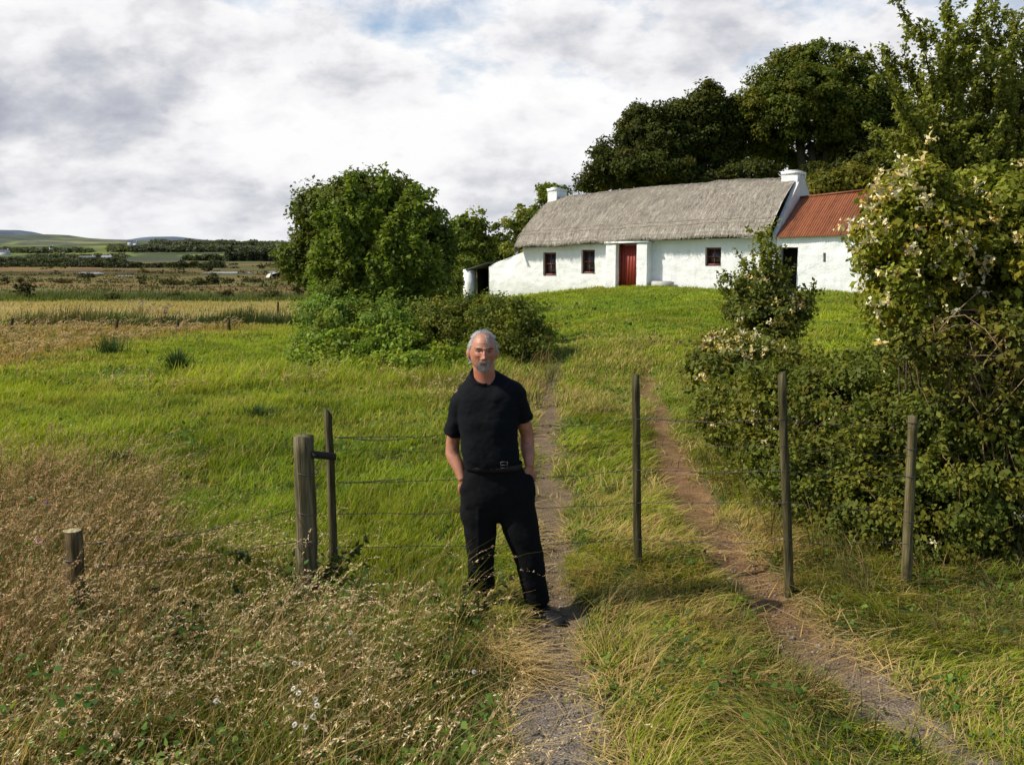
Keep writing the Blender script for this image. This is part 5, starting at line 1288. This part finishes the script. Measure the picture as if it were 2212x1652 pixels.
# individual bushes on the bog and field edge
def fbush(u, v, y, ru, rv, label, colr=(.035, .05, .018), ncl=50, leaf=None, group='bushes out on the bog', name='gorse_bush'):
    b = P(u, v, y); b[2] = Hs(b[0], b[1]); c = P(u, v-rv*.9, y); s = y/FPX
    root = empty(name, b, label=label, cat='bush', group=group)
    V, Q, C, cen = cloud([(c, ru*s, ru*s*.8, rv*s), (c+np.array([ru*s*.4, 0, -rv*s*.3]), ru*s*.7, ru*s*.6, rv*s*.6)], ncl, 36, max(.22, ru*s*.28), leaf or max(.12, 2.2*s), colr, warm=.3, shell=.3)
    mb = MB(); mb.add(V-b, Q, col=C); mb.build('foliage', M['leaf'], root)
def gy(u, v):
    return G(u, v)[1]
for (u, v, ru, rv, lab, c_) in [
    (50, 645, 22, 28, 'dark windswept bush leaning right at the left edge of the far field', (.038, .042, .022)),
    (5, 614, 14, 12, 'dark bush cut by the left edge of the picture, on the bog', (.03, .04, .02)),
    (686, 645, 26, 17, 'round dark green bush at the right end of the straw field, left of the sycamore', (.032, .052, .018)),
    (640, 642, 13, 16, 'small ragged bush left of the round dark green one', (.05, .065, .025)),
    (458, 614, 17, 13, 'roundest dark bush in the middle of the bog', (.022, .034, .014)),
    (305, 614, 9, 9, 'small dark bush standing alone on the bog', (.026, .038, .016)),
    (370, 616, 26, 8, 'low spreading scrub left of the roundest bog bush', (.04, .055, .022)),
    (430, 616, 18, 8, 'low scrub just left of the roundest bog bush', (.04, .055, .022)),
    (490, 612, 14, 6, 'low scrub just right of the roundest bog bush', (.04, .05, .022)),
    (445, 586, 14, 9, 'dark bush group at the far side of the bog pools', (.028, .04, .02)),
    (565, 580, 8, 6, 'small distant bush near the conifer plantation', (.028, .04, .02)),
    (490, 644, 13, 8, 'dark low bush on the far edge of the straw field', (.045, .04, .02)),
    (545, 610, 20, 5, 'thin brown scrub between the pools and the straw field', (.06, .055, .028)),
    (610, 606, 12, 5, 'tiny scrub bush below the arched shed', (.05, .055, .028)),
    (310, 590, 14, 5, 'yellowish small bush by the left pools', (.10, .10, .03)),
    (185, 600, 18, 5, 'low dark scrub under the left pool', (.05, .05, .025)),
    (130, 612, 22, 5, 'low brown scrub right of the windswept bush', (.06, .055, .028)),
    (375, 646, 22, 8, 'green scrub along the far edge of the straw field, middle', (.05, .07, .026)),
    (240, 648, 18, 7, 'green scrub along the far edge of the straw field, left', (.05, .07, .026)),
    (585, 646, 24, 9, 'rushy scrub along the far edge of the straw field, right', (.055, .07, .028))]:
    fbush(u, v, gy(u, v), ru, rv, lab, c_, 60 if ru > 15 else 30)
# field fence posts
for (u, vt, vb, lab) in [(25, 687, 715, 'field fence post nearest the left edge, beyond the red grass'), (74, 690, 708, 'second small field fence post from the left edge'), (252, 690, 716, 'grey field fence post in front of the dark patch of soil'), (384, 694, 716, 'field fence post among the rushes in the middle of the hedge strip'), (495, 690, 714, 'field fence post in the dark hedge strip'), (600, 652, 676, 'dark leaning field fence post on the straw field edge near the sapling')]:
    y = gy(u, vb); a = P(u, vb, y); b = P(u+rng.uniform(-2, 2), vt, y)
    mb = MB(); mb.tube([np.array([0, 0, -.2]), np.zeros(3), (b-a)*.5+rng.normal(0, .01, 3), b-a], [.06, .06, .055, .05], 8, (.6, .55, .5)); o = mb.build('field_post', M['post'], None, label=lab, cat='fence post', group='small posts of the far field fence'); o.location = a

# low scrub scattered over the bog: too many and too small to count
k_ = 650; mb = MB(); yy_ = np.exp(rng.uniform(math.log(72), math.log(330), k_)); xx_ = rng.uniform(-1, .12, k_)*yy_*.62
for x_, y_ in zip(xx_, yy_):
    if fbm(np.array([x_/18]), np.array([y_/14]), 131)[0] < .47: continue
    q = 16; r_ = rng.uniform(.35, 1.1); o_ = rng.normal(0, .5, (q, 3))*np.array([r_*1.7, r_, r_*.45]); o_[:, 2] = np.abs(o_[:, 2])
    L = rng.uniform(.25, .6, q)*max(.6, y_/160)
    V, Q, C = leafmesh('', np.array([x_, y_, Hs(x_, y_)+.05])+o_, L, L*.7, unit(rng.normal(size=(q, 3))+np.array([0, -.5, .8])), rng.normal(size=(q, 3)), leafcol(q, [(.035, .048, .018), (.06, .07, .025), (.075, .06, .028)][rng.integers(3)], .3, .05)); mb.add(V, Q, col=C)
mb.build('bog_scrub', M['leaf'], None, kind='stuff')
# ------------------------------------------------------------------ grass: every blade is real geometry
def blades(p, h, w, lean, az, col, tipcol, seg=3, curve=1.7, droop=.25):
    """p (n,3) roots; returns V,Q,C + tip data"""
    n_ = len(p); t = np.linspace(0, 1, seg+1)
    ld = np.stack([np.cos(az), np.sin(az), 0*az], -1)
    zc = h[:, None]*(t[None]-droop*np.clip(lean/h, 0, 1.3)[:, None]*t[None]**2.2)
    pos = p[:, None]+ld[:, None]*(lean[:, None]*t[None]**curve)[..., None]
    pos[..., 2] += zc
    fa = az+math.pi/2+rng.normal(0, .6, n_); sd = np.stack([np.cos(fa), np.sin(fa), 0*fa], -1)
    ww = np.interp(t, [0, .3, .7, 1], [.9, 1, .65, .12])*.5
    A = pos-sd[:, None]*(w[:, None]*ww[None])[..., None]; B_ = pos+sd[:, None]*(w[:, None]*ww[None])[..., None]
    V = np.stack([A, B_], 2).reshape(-1, 3)
    b = np.arange(n_)[:, None]*(seg+1)*2+np.arange(seg)[None]*2
    Q = np.stack([b, b+1, b+3, b+2], -1).reshape(-1, 4)
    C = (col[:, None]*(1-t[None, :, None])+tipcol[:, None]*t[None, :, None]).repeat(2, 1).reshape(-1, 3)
    return V, Q, C, pos
def region(n_, y0, y1, half=R(37), power=1.0):
    """random ground points inside a fan in front of the viewer, even per square metre"""
    y = np.sqrt(rng.uniform(0, 1, n_)*(y1**2-y0**2)+y0**2); x = rng.uniform(-1, 1, n_)*np.tan(half)*y
    return x, y
def tuft(x, y, per, rad):
    n_ = len(x); i = np.repeat(np.arange(n_), per); a = rng.uniform(0, 2*math.pi, len(i)); r_ = rad*np.sqrt(rng.uniform(0, 1, len(i)))
    return i, x[i]+np.cos(a)*r_, y[i]+np.sin(a)*r_
GREEN = np.array([.165, .245, .018]); LIME = np.array([.31, .345, .026]); OLIVE = np.array([.22, .20, .035]); STRAW = np.array([.54, .39, .15]); RED = np.array([.42, .24, .10]); PALE = np.array([.95, .74, .44])
def occl(x, y):
    """no meadow grass under shrubs or inside the cottage"""
    c, s_ = math.cos(PHI), math.sin(PHI); lx = (x-CO[0])*c+(y-CO[1])*s_; ly = -(x-CO[0])*s_+(y-CO[1])*c
    return (lx > -9) & (lx < 9.6) & (ly > .12) & (ly < 6)
G_ = MB(); D_G = MB()
def put(mb, V, Q, C): mb.add(V, Q, col=np.clip(C, 0, 1))
def meadow(n_, y0, y1, per, rad, hr, wr, seg, far=False, half=R(38)):
    x, y = region(n_, y0, y1, half)
    keep = ~occl(x, y)
    tm = trackmask(x, y); keep &= rng.uniform(0, 1, n_) > tm*1.15
    tl = tallmask(x, y)
    keep &= ~((tl > .6) & (rng.uniform(0, 1, n_) < .55))
    keep &= ~((y > 37.5) & (y < 63) & (x < -2) & (rng.uniform(0, 1, n_) < .6))
    x, y, tm, tl = x[keep], y[keep], tm[keep], tl[keep]
    i, bx, by = tuft(x, y, per, rad); n2 = len(i)
    # vegetation zones
    lane = (x > -.3) & (x < 3.4) & (y < 32)
    dr_ = dryness(x, y); wig = fbm(x*1.1, y*.9, 55)
    hgt = rng.uniform(*hr, len(x))*(.45+1.0*fbm(x*.7, y*.6, 61))
    hgt = np.where(lane | ((x > 1.8) & (y < 8)), hgt*.60, np.where(tl > .5, hgt*1.55, hgt*.62))
    bank = (x > -6) & (x < .7) & (y > 14.5) & (y < 19) & ~lane; hgt = np.where(bank, hgt*2.0*sst(14.5, 16.5, y)+hgt*.6, hgt)
    mid = lane & (y < 7.5)
    clump = fbm(x*2.2, y*2.0, 57)
    dry_t = np.clip(.05+.30*dr_*(y < 15)+.12*dr_*(y >= 15)*(y < 36)+.30*mid*sst(.35, .65, clump)+.30*sst(.45, .7, wig)*lane+.10*lane*(y < 24), 0, .9)
    dry_t = np.where(tl > .5, .22+.35*sst(.35, .7, clump), dry_t)
    redz = sst(-8.5, -12, x+(fbm(x*.3, y*.3, 66)-.5)*4+(y-25)*-.12)*sst(15, 22, y)*(1-sst(33, 36, y)); dry_t = np.clip(dry_t+redz*.6, 0, .95)
    dry_t = np.where((y > 37.5) & (y < 63) & (x < -2), .93, dry_t)
    lawn = (y > 22) & (x > -1) & (y < 40); hgt = np.where(lawn, hgt*.75, hgt); dry_t = np.where(lawn, dry_t*.35, dry_t)
    isdry = rng.uniform(0, 1, n2) < dry_t[i]
    gmix = np.clip(fbm(x*.5, y*.45, 77)*1.7-.3+rng.normal(0, .15, len(x)), 0, 1)[i][:, None]
    g = GREEN*(1-gmix)+LIME*gmix
    ol = (fbm(x*.9, y*.9, 81) > .56)[i][:, None]; g = np.where(ol, g*.55+OLIVE*.45, g)
    g = g*np.where(tl > .5, .48, 1.0)[i][:, None]  # green below the tall stalks darkened to paint shade
    g = g*(.45+1.1*fbm(x*1.6, y*1.4, 83))[i][:, None]
    redf = redz[i][:, None]
    dcol = STRAW*(1-redf)+RED*redf; dcol = dcol*np.where(y > 37, .78, 1.0)[i][:, None]
    c = np.where(isdry[:, None], dcol, g)*rng.uniform(.65, 1.3, n2)[:, None]
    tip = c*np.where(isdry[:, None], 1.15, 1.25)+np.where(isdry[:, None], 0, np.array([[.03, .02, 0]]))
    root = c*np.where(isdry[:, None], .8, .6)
    h = hgt[i]*rng.uniform(.45, 1.15, n2); h = h*np.where(tm[i] > .25, .4, 1)
    w_ = rng.uniform(*wr, n2)
    mat_ = np.where(lane & (y < 14), 1.0, 0.0)[i]
    ln = h*(rng.uniform(.15, 1.0, n2)+mat_*rng.uniform(0, 1.2, n2))
    az0 = fbm(x*.8, y*.8, 87)*10-5
    az = np.where(mat_ > 0, az0[i]+rng.normal(0, .8, n2), rng.normal(.25, 1.25, n2))
    p = np.stack([bx, by, H(bx, by)-.01], -1)
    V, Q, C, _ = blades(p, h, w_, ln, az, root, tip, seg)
    put(G_, V, Q, C)
meadow(8200, 2.4, 8.5, 26, .10, (.12, .30), (.0035, .0075), 3)
meadow(9500, 8.5, 16, 22, .17, (.14, .32), (.007, .013), 2)
meadow(15000, 16, 27, 17, .30, (.10, .27), (.013, .024), 2, half=R(36))
meadow(13000, 27, 40, 13, .42, (.13, .30), (.022, .040), 1, half=R(36))
meadow(9000, 40, 68, 10, .7, (.18, .40), (.04, .07), 1, half=R(34))
# tall seeding grass
def tall(n_, sel, hr, wr, per, rad, redf=0.0, seg=5, head=True, leanr=(.35, .95), cmix=None, y0=2.4, y1=9, azm=.15, hw=1.0):
    x, y = region(n_, y0, y1, R(40)); k = sel(x, y); x, y = x[k], y[k]
    i, bx, by = tuft(x, y, per, rad); n2 = len(i)
    h = rng.uniform(*hr, len(x))[i]*rng.uniform(.7, 1.15, n2); w_ = rng.uniform(*wr, n2)
    rm = rng.uniform(0, 1, len(x)); cl = (STRAW*(1-rm[:, None]*.6)+RED*rm[:, None]*.6)[i]
    redl = (np.clip(redf+.6*sst(-1.6, -3.2, x), 0, .85) if y1 < 10 else np.full(len(x), redf))[i][:, None]; cl = cl*(1-redl)+RED*redl
    cl = cl*rng.uniform(.6, 1.25, n2)[:, None]
    gr = (rng.uniform(0, 1, n2) < .42)[:, None]; cl = np.where(gr, np.array([.11, .13, .022]), cl*.72)
    ln = h*rng.uniform(*leanr, n2); az = rng.normal(azm, 1.0, n2)
    p = np.stack([bx, by, H(bx, by)-.01], -1)
    V, Q, C, pos = blades(p, h, w_, ln, az, cl*.42, cl*.95, seg, 2.3, .55)  # stalk bases darkened in colour, as shade low in the grass
    put(D_G, V, Q, C)
    if head:
        hsel = np.where(rng.uniform(0, 1, n2) < .32)[0]; m_ = 28
        e0, e1, e2 = pos[hsel, -3], pos[hsel, -2], pos[hsel, -1]; L = np.linalg.norm(e2-e1, axis=1); d = unit(e2-e1)
        e3 = e2+(e2-e1)*.7; e3[:, 2] -= L*.35
        f = rng.uniform(.75, 2.75, (len(hsel), m_)) if seg > 3 else rng.uniform(1.0, 2.5, (len(hsel), m_)); ff = f[..., None]
        E = lambda q: q[:, None]
        pp = np.where(ff < 1, E(e0)+E(e1-e0)*ff, np.where(ff < 2, E(e1)+E(e2-e1)*(ff-1), E(e2)+E(e3-e2)*(ff-2)))
        dirs = np.where(ff < 1, E(e1-e0), np.where(ff < 2, E(e2-e1), E(e3-e2)))
        taper = np.interp(f, [.75, 1.3, 2.1, 2.75], [.7, 1.15, 1.0, .6]).reshape(-1)
        q = pp.reshape(-1, 3)+rng.normal(0, .0029*hw, (len(hsel)*m_, 3))*taper[:, None]
        dd = unit(unit(dirs.reshape(-1, 3))+rng.normal(0, .20, (len(q), 3))); nn = unit(rng.normal(size=(len(q), 3)))
        hc = (PALE*(1-rm[:, None]*.45)+RED*1.2*rm[:, None]*.45)[i][hsel]*(1-.6*redl[hsel])+RED*1.15*.6*redl[hsel]; hc = hc*rng.uniform(.7, 1.25, len(hsel))[:, None]
        LL = rng.uniform(.008, .0165, len(q))*hw
        V, Q, C = leafmesh('', q, LL*taper, LL*.30, nn, dd, np.repeat(hc, m_, 0)); put(D_G, V, Q, C)
tall(4200, lambda x, y: (tallmask(x, y) > .5) & (rng.uniform(0, 1, len(x)) < .18+.82*sst(.40, .60, fbm(x*1.6, y*1.5, 151))) & (x < np.interp(y, [2.4, 4.8, 5.6], [-.10, -.22, 9])) & ~((((x+.40)/.32)**2+((y-3.9)/.75)**2 < 1) & (rng.uniform(0, 1, len(x)) < .85)), (.42, .76), (.0028, .0055), 7, .09, y0=2.4, y1=7.5, hw=1.3)
tall(2700, lambda x, y: (x < -1.9-(y-4.5)*.35+(fbm(x*2, y*2, 5)-.5)*.8) & (y > 3.6), (.55, .88), (.003, .006), 7, .12, .45, hw=1.25, y0=3.6, y1=8.5, leanr=(.2, .55))
tall(1500, lambda x, y: (x > .35) & (x < 1.75) & (trackmask(x, y) < .3) & (y < 5.7) & (fbm(x*2.2, y*2.2, 15) > .5), (.20, .38), (.003, .0055), 7, .07, .1, y0=2.4, y1=6.2, leanr=(.4, .95), azm=-.3, head=False)
tall(1000, lambda x, y: (x > 1.9) & (trackmask(x, y) < .2) & (fbm(x*2.2, y*2.2, 25) > .48), (.22, .42), (.003, .0055), 6, .08, .2, y0=2.4, y1=6.3, leanr=(.4, .95), azm=2.6, head=False)
# drier seeding patches out in the field and along the lane
tall(5200, lambda x, y: (x < -.6) & (tallmask(x, y) < .5) & (dryness(x, y) > .7) & (rng.uniform(0, 1, len(x)) < .22), (.30, .52), (.005, .009), 6, .14, .1, 3, True, y0=7, y1=17, hw=1.8)
tall(5200, lambda x, y: (x < -2.5) & (dryness(x, y)*.3+sst(-9, -12.5, x+(fbm(x*.3, y*.3, 66)-.5)*4+(y-25)*-.12)*sst(16, 22, y)*.8 > .55) & (rng.uniform(0, 1, len(x)) < .6), (.34, .6), (.012, .02), 6, .3, .45, 2, True, y0=17, y1=34, hw=3.2)
tall(2600, lambda x, y: (x > 2.6) & (x < 4.2) & (y > 9) | ((x > .9) & (x < 2.2) & (fbm(x*1.3, y*.6, 19) > .55)), (.22, .42), (.005, .010), 6, .14, .0, 3, False, y0=7, y1=20)
# rank grass along the foot of the hedge and the bank
tall(900, lambda x, y: (x > np.interp(y, [6.3, 8, 11], [2.0, 1.85, 2.1])) & (x < np.interp(y, [6.3, 8, 11], [2.5, 2.3, 2.5])), (.28, .55), (.004, .008), 10, .10, .0, 4, False, y0=6.4, y1=11, leanr=(.3, .9), azm=2.8)
tall(700, lambda x, y: (y < 6.75) & (x > 2.3), (.16, .36), (.004, .007), 9, .10, .1, 4, False, y0=6.2, y1=7.4, leanr=(.3, .9), azm=2.6)
tall(900, lambda x, y: (x > -.9) & (x < .75) & (y > 13.5), (.3, .6), (.007, .013), 9, .16, .0, 3, False, y0=13.5, y1=19, leanr=(.3, .8))
# matted straw lying along the wheel tracks
def straw(n_, y0, y1):
    x, y = region(n_, y0, y1, R(36)); t = trackmask(x, y); k = (t > .02) & (t < .85) & (fbm(x*2, y*1.5, 37) > .42) | (t > .85) & (rng.uniform(0, 1, n_) < .05); x, y = x[k], y[k]; n2 = len(x)
    p = np.stack([x, y, H(x, y)+.004+rng.uniform(0, .03, n2)], -1); h = rng.uniform(.008, .05, n2); ln = rng.uniform(.08, .30, n2); az = rng.normal(0, 1.0, n2)+np.where(rng.uniform(0, 1, n2) < .5, 0, math.pi)
    c = STRAW*rng.uniform(.6, 1.35, n2)[:, None]
    V, Q, C, _ = blades(p, h, rng.uniform(.003, .006, n2)*np.interp(y, [3, 12], [1, 1.8]), ln, az, c, c, 3, 1.2, .1); put(D_G, V, Q, C)
straw(60000, 2.6, 7.5); straw(40000, 7.5, 16)
# windrow of cut straw beside the left track
n2 = 420; a = rng.uniform(0, 1, n2); x = -.25+.34*a+rng.normal(0, .06, n2); y = 5.05-.55*a+rng.normal(0, .10, n2)
p = np.stack([x, y, H(x, y)+rng.uniform(.0, .09, n2)], -1); c = STRAW*rng.uniform(.8, 1.5, n2)[:, None]
V, Q, C, _ = blades(p, rng.uniform(.01, .07, n2), rng.uniform(.003, .005, n2), rng.uniform(.12, .35, n2), rng.normal(-.5, .6, n2), c, c, 4, 1.4, .2); put(D_G, V, Q, C)
# rough dark strip along the far side of the green field and tussocks on the bog
def rough(n_, y0, y1, sel, hr, wr, per, rad, cols, half=R(34)):
    x, y = region(n_, y0, y1, half); k = sel(x, y); x, y = x[k], y[k]; i, bx, by = tuft(x, y, per, rad); n2 = len(i)
    h = (rng.uniform(*hr, len(x))*(.5+fbm(x*.3, y*.2, 91)))[i]*rng.uniform(.5, 1.1, n2)
    ci = np.array(cols)[np.clip((fbm(x/9, y/5, 95)*1.8-.4)*len(cols), 0, len(cols)-1).astype(int)][i]*rng.uniform(.65, 1.3, n2)[:, None]
    p = np.stack([bx, by, H(bx, by)-.02], -1)
    V, Q, C, _ = blades(p, h, rng.uniform(*wr, n2), h*rng.uniform(.1, .8, n2), rng.normal(.1, .9, n2), ci*.7, ci*1.15, 1); put(G_, V, Q, C)
rough(3000, 33.2, 38.5, lambda x, y: (x < -3) & (np.abs(y-35.8-(fbm(x*.3, y*0, 9)-.5)*3) < 1.3) & (fbm(x*.35, y*.1, 29) > .33) & (x > -19), (.4, .85), (.03, .055), 12, .4, [(.045, .065, .02), (.06, .09, .022), (.11, .10, .04)])
rough(3000, 62, 72, lambda x, y: (x < -2), (.3, .65), (.05, .09), 10, .6, [(.08, .10, .03), (.12, .14, .04), (.16, .14, .06)])
rough(8000, 70, 210, lambda x, y: (x < 0) & (fbm(x/12, y/9, 31) > .42), (.12, .38), (.10, .22), 8, 1.6, [(.06, .075, .025), (.09, .09, .03), (.13, .095, .042), (.17, .115, .05), (.08, .09, .028)])
# broad-leaved herbs in the sward
H_ = MB()
def herbs(n_, y0, y1, leaf, per, rad, sel=None, hh=(.01, .10)):
    x, y = region(n_, y0, y1, R(37)); k = (trackmask(x, y) < .35) & ~occl(x, y) & (fbm(x*1.7, y*1.7, 141) > .46)
    if sel is not None: k &= sel(x, y)
    x, y = x[k], y[k]; i, bx, by = tuft(x, y, per, rad); n2 = len(i)
    p = np.stack([bx, by, H(bx, by)+rng.uniform(*hh, n2)*(.5+fbm(x, y, 3)[i])], -1); L = leaf*rng.uniform(.5, 1.3, n2)
    kind = rng.uniform(0, 1, len(x))[i][:, None]
    c = np.where(kind < .5, np.array([[.085, .155, .025]]), np.where(kind < .8, np.array([[.14, .21, .03]]), np.array([[.06, .10, .025]])))*rng.uniform(.7, 1.3, (n2, 1))
    V, Q, C = leafmesh('', p, L, L*rng.uniform(.4, .8, n2), unit(rng.normal(0, .5, (n2, 3))+np.array([0, -.15, 1])), rng.normal(size=(n2, 3)), c); H_.add(V, Q, col=C)
herbs(2600, 2.5, 8.5, .035, 9, .07); herbs(2600, 8.5, 18, .06, 8, .14); herbs(900, 2.5, 7, .04, 14, .10, lambda x, y: tallmask(x, y) > .5, (.12, .40)); herbs(500, 3, 5, .045, 12, .10, lambda x, y: ((x+.40)/.4)**2+((y-3.9)/.85)**2 < 1, (.02, .25)); herbs(1500, 18, 32, .10, 8, .25)
H_.build('ground_herbs', M['leaf'], None, kind='stuff')
G_.build('grass', M['grass'], None, kind='stuff'); D_G.build('tall_dry_grass', M['dry'], None, kind='stuff')
# ------------------------------------------------------------------ small plants
def leafy(name, label, cat, u, v, hh, n_, spread, leaf, colr, group=None, stems=5, hgt=.3):
    b = G(u, v, hh); b[2] = Hs(b[0], b[1]); root = empty(name, b, label=label, cat=cat, group=group)
    tips = [np.array([rng.normal(0, spread), rng.normal(0, spread*.6), hgt*rng.uniform(.6, 1.2)]) for _ in range(stems)]
    mb = MB(); V, Q, C = shoots(np.zeros(3), tips, leaf, n_, leaf*.6, colr, .03, 3, .14, .2, mb=mb, r0=.004, aspect=.75, stemcol=(1.2, .8, .6))
    m2 = MB(); m2.add(V, Q, col=C); m2.build('leaves', M['leaf'], root); mb.build('stems', M['bark'], root)
leafy('bramble_sprig', 'green bramble sprig at the foot of the thickest post', 'bramble', 678, 1235, .30, 60, .22, .055, (.06, .095, .03), 'bramble sprigs in the verge', 8, .42)
leafy('bramble_sprig', 'dark bramble sprig in the dry grass right of the short left post', 'bramble', 325, 1360, .25, 60, .10, .04, (.03, .05, .018), 'bramble sprigs in the verge', 5, .40)
leafy('bramble_sprig', 'dark upright weed right of the dark sprig, in the dry grass', 'bramble', 400, 1400, .25, 60, .07, .04, (.03, .05, .018), 'bramble sprigs in the verge', 4, .42)
leafy('bramble_sprig', 'bramble shoot arching toward the left wheel track in front of the man', 'bramble', 1010, 1345, .12, 60, .22, .05, (.028, .045, .018), 'bramble sprigs in the verge', 5, .22)
leafy('bramble_sprig', 'bramble leaves at the foot of the short left post', 'bramble', 195, 1300, .3, 60, .10, .045, (.05, .085, .028), 'bramble sprigs in the verge', 5, .40)
leafy('bramble_sprig', 'low weed between the stake and the man', 'bramble', 600, 1290, .3, 50, .18, .045, (.05, .075, .025), 'bramble sprigs in the verge', 6, .34)
def rushes(u, v, label, w_, h_):
    b = G(u, v); n_ = 260; r_ = w_*np.abs(rng.normal(0, .33, n_)); a = rng.uniform(0, 2*math.pi, n_); p = np.stack([np.cos(a)*r_, np.sin(a)*r_, 0*a-.02], -1)
    c = np.array([.045, .075, .028])*rng.uniform(.6, 1.4, n_)[:, None]
    V, Q, C, _ = blades(p, h_*rng.uniform(.5, 1.1, n_), np.full(n_, .008*b[1]/10), h_*rng.uniform(.1, .7, n_), a+rng.normal(0, .3, n_), c*.7, c*1.2, 2)
    mb = MB(); mb.add(V, Q, col=C); o = mb.build('rush_clump', M['grass'], None, label=label, cat='rush clump', group='rush clumps in the green field'); o.location = b
rushes(262, 1000, 'dark rush clump on the slope nearest the thick post, lowest in the green field', .28, .22)
rushes(240, 768, 'rush clump far out in the green field, upper left', .6, .55)
rushes(385, 800, 'pale thin rush clump in the middle of the green field', .35, .55)
rushes(560, 905, 'dark rush clump in the green field above the thick post', .35, .25)
# thistle seed heads by the field edge
for (u, v, lab) in [(306, 700, 'tall seeding thistle left of its neighbour, before the straw field'), (352, 704, 'broad seeding thistle right of its neighbour, before the straw field')]:
    b = G(u, v); root = empty('thistle', b, label=lab, cat='weed', group='thistles at the field edge'); mb = MB(); m2 = MB()
    for q in range(9):
        tp = np.array([rng.normal(0, .25), rng.normal(0, .2), rng.uniform(.5, .95)]); limb(mb, (0, 0, 0), tp, .012, .006, .1, 4, 5, (1.5, 1.1, .8))
        k = 14; m2.add(*leafmesh('', tp+rng.normal(0, .05, (k, 3)), np.full(k, .07), np.full(k, .05), unit(rng.normal(size=(k, 3))), rng.normal(size=(k, 3)), np.array([[.45, .30, .24]])*rng.uniform(.7, 1.2, (k, 1)))[:2], col=(.40, .27, .21))
    mb.build('stems', M['bark'], root); m2.build('seed_heads', M['dry'], root, kind='stuff')
# white daisies
def flower(u, v, hh, label, petc, r_=.0125, name='daisy', grp='white flowers in the dry verge'):
    b = G(u, v, hh); g_ = Hs(b[0], b[1]); root = empty(name, (b[0], b[1], g_), label=label, cat='flower', group=grp); t = b-np.array([b[0], b[1], g_])
    mb = MB(); mb.tube([np.zeros(3), t*.6+[.01, .01, 0], t], .0018, 4, (.10, .14, .04)); mb.build('stem', M['grass'], root)
    mb = MB(); k = 14; a = np.arange(k)*2*math.pi/k; tilt = np.array([rng.normal(0, .3), -.6, .8]); tilt /= np.linalg.norm(tilt); ex = unit(np.cross(tilt, [0, 0, 1.])[None])[0]; ey = np.cross(tilt, ex)
    d = np.cos(a)[:, None]*ex+np.sin(a)[:, None]*ey
    V, Q, C = leafmesh('', t+d*r_*.6, np.full(k, r_*.9), np.full(k, r_*.42), np.broadcast_to(tilt, (k, 3))+0*d, d, np.array([petc])*rng.uniform(.9, 1.05, (k, 1))); mb.add(V, Q, col=C); mb.build('petals', M['petal'], root)
    mb = MB(); mb.tube([t-tilt*.002, t+tilt*.005], [r_*.36, r_*.25], 8, (.65, .42, .05)); mb.build('flower_head', M['petal'], root)
zz = [(572, 1434), (636, 1431), (633, 1486), (645, 1496), (467, 1513), (681, 1510), (684, 1522), (636, 1564), (661, 1568), (769, 1380), (757, 1365), (1024, 1450), (676, 1547), (650, 1432)]
for (u, v) in zz: flower(u, v, .30, 'small white daisy among the dry seeding grass in the near verge', (.82, .82, .78))
for (u, v, l_) in [(100, 1085, 'purple flower in the red grass left of the thick post, upper one'), (80, 1166, 'purple flower above the short left post, in a pair, left one'), (88, 1172, 'purple flower above the short left post, in a pair, right one')]:
    flower(u, v, .62, l_, (.25, .06, .24), .016, 'knapweed', 'purple flowers at the left edge')
# loose stones on the wheel tracks
k_ = 2600; x, y = region(k_*12, 2.6, 7.5, R(36)); t = trackmask(x, y); s_ = t > .55; x, y = x[s_][:k_], y[s_][:k_]; n2 = len(x)
oct_ = np.array([[1,0,0],[0,1,0],[-1,0,0],[0,-1,0],[0,0,.7],[0,0,-.7]]); Tq = np.array([[0,1,4],[1,2,4],[2,3,4],[3,0,4],[1,0,5],[2,1,5],[3,2,5],[0,3,5]])
sz = np.clip(rng.lognormal(-5.1, .55, n2), .0025, .03); V = (oct_[None]*rng.uniform(.6, 1.3, (n2, 6, 1))*sz[:, None, None])+np.stack([x, y, H(x, y)+sz*.15], -1)[:, None]
mb = MB(); mb.add(V.reshape(-1, 3), (), (Tq[None]+np.arange(n2)[:, None, None]*6).reshape(-1, 3), (np.array([.235, .20, .16])*rng.uniform(.4, 1.5, (n2, 1))).repeat(6, 0))
mb.build('gravel', m_simple('stones', (1, 1, 1), .9, .2, .2, 60, .3), None, kind='stuff')
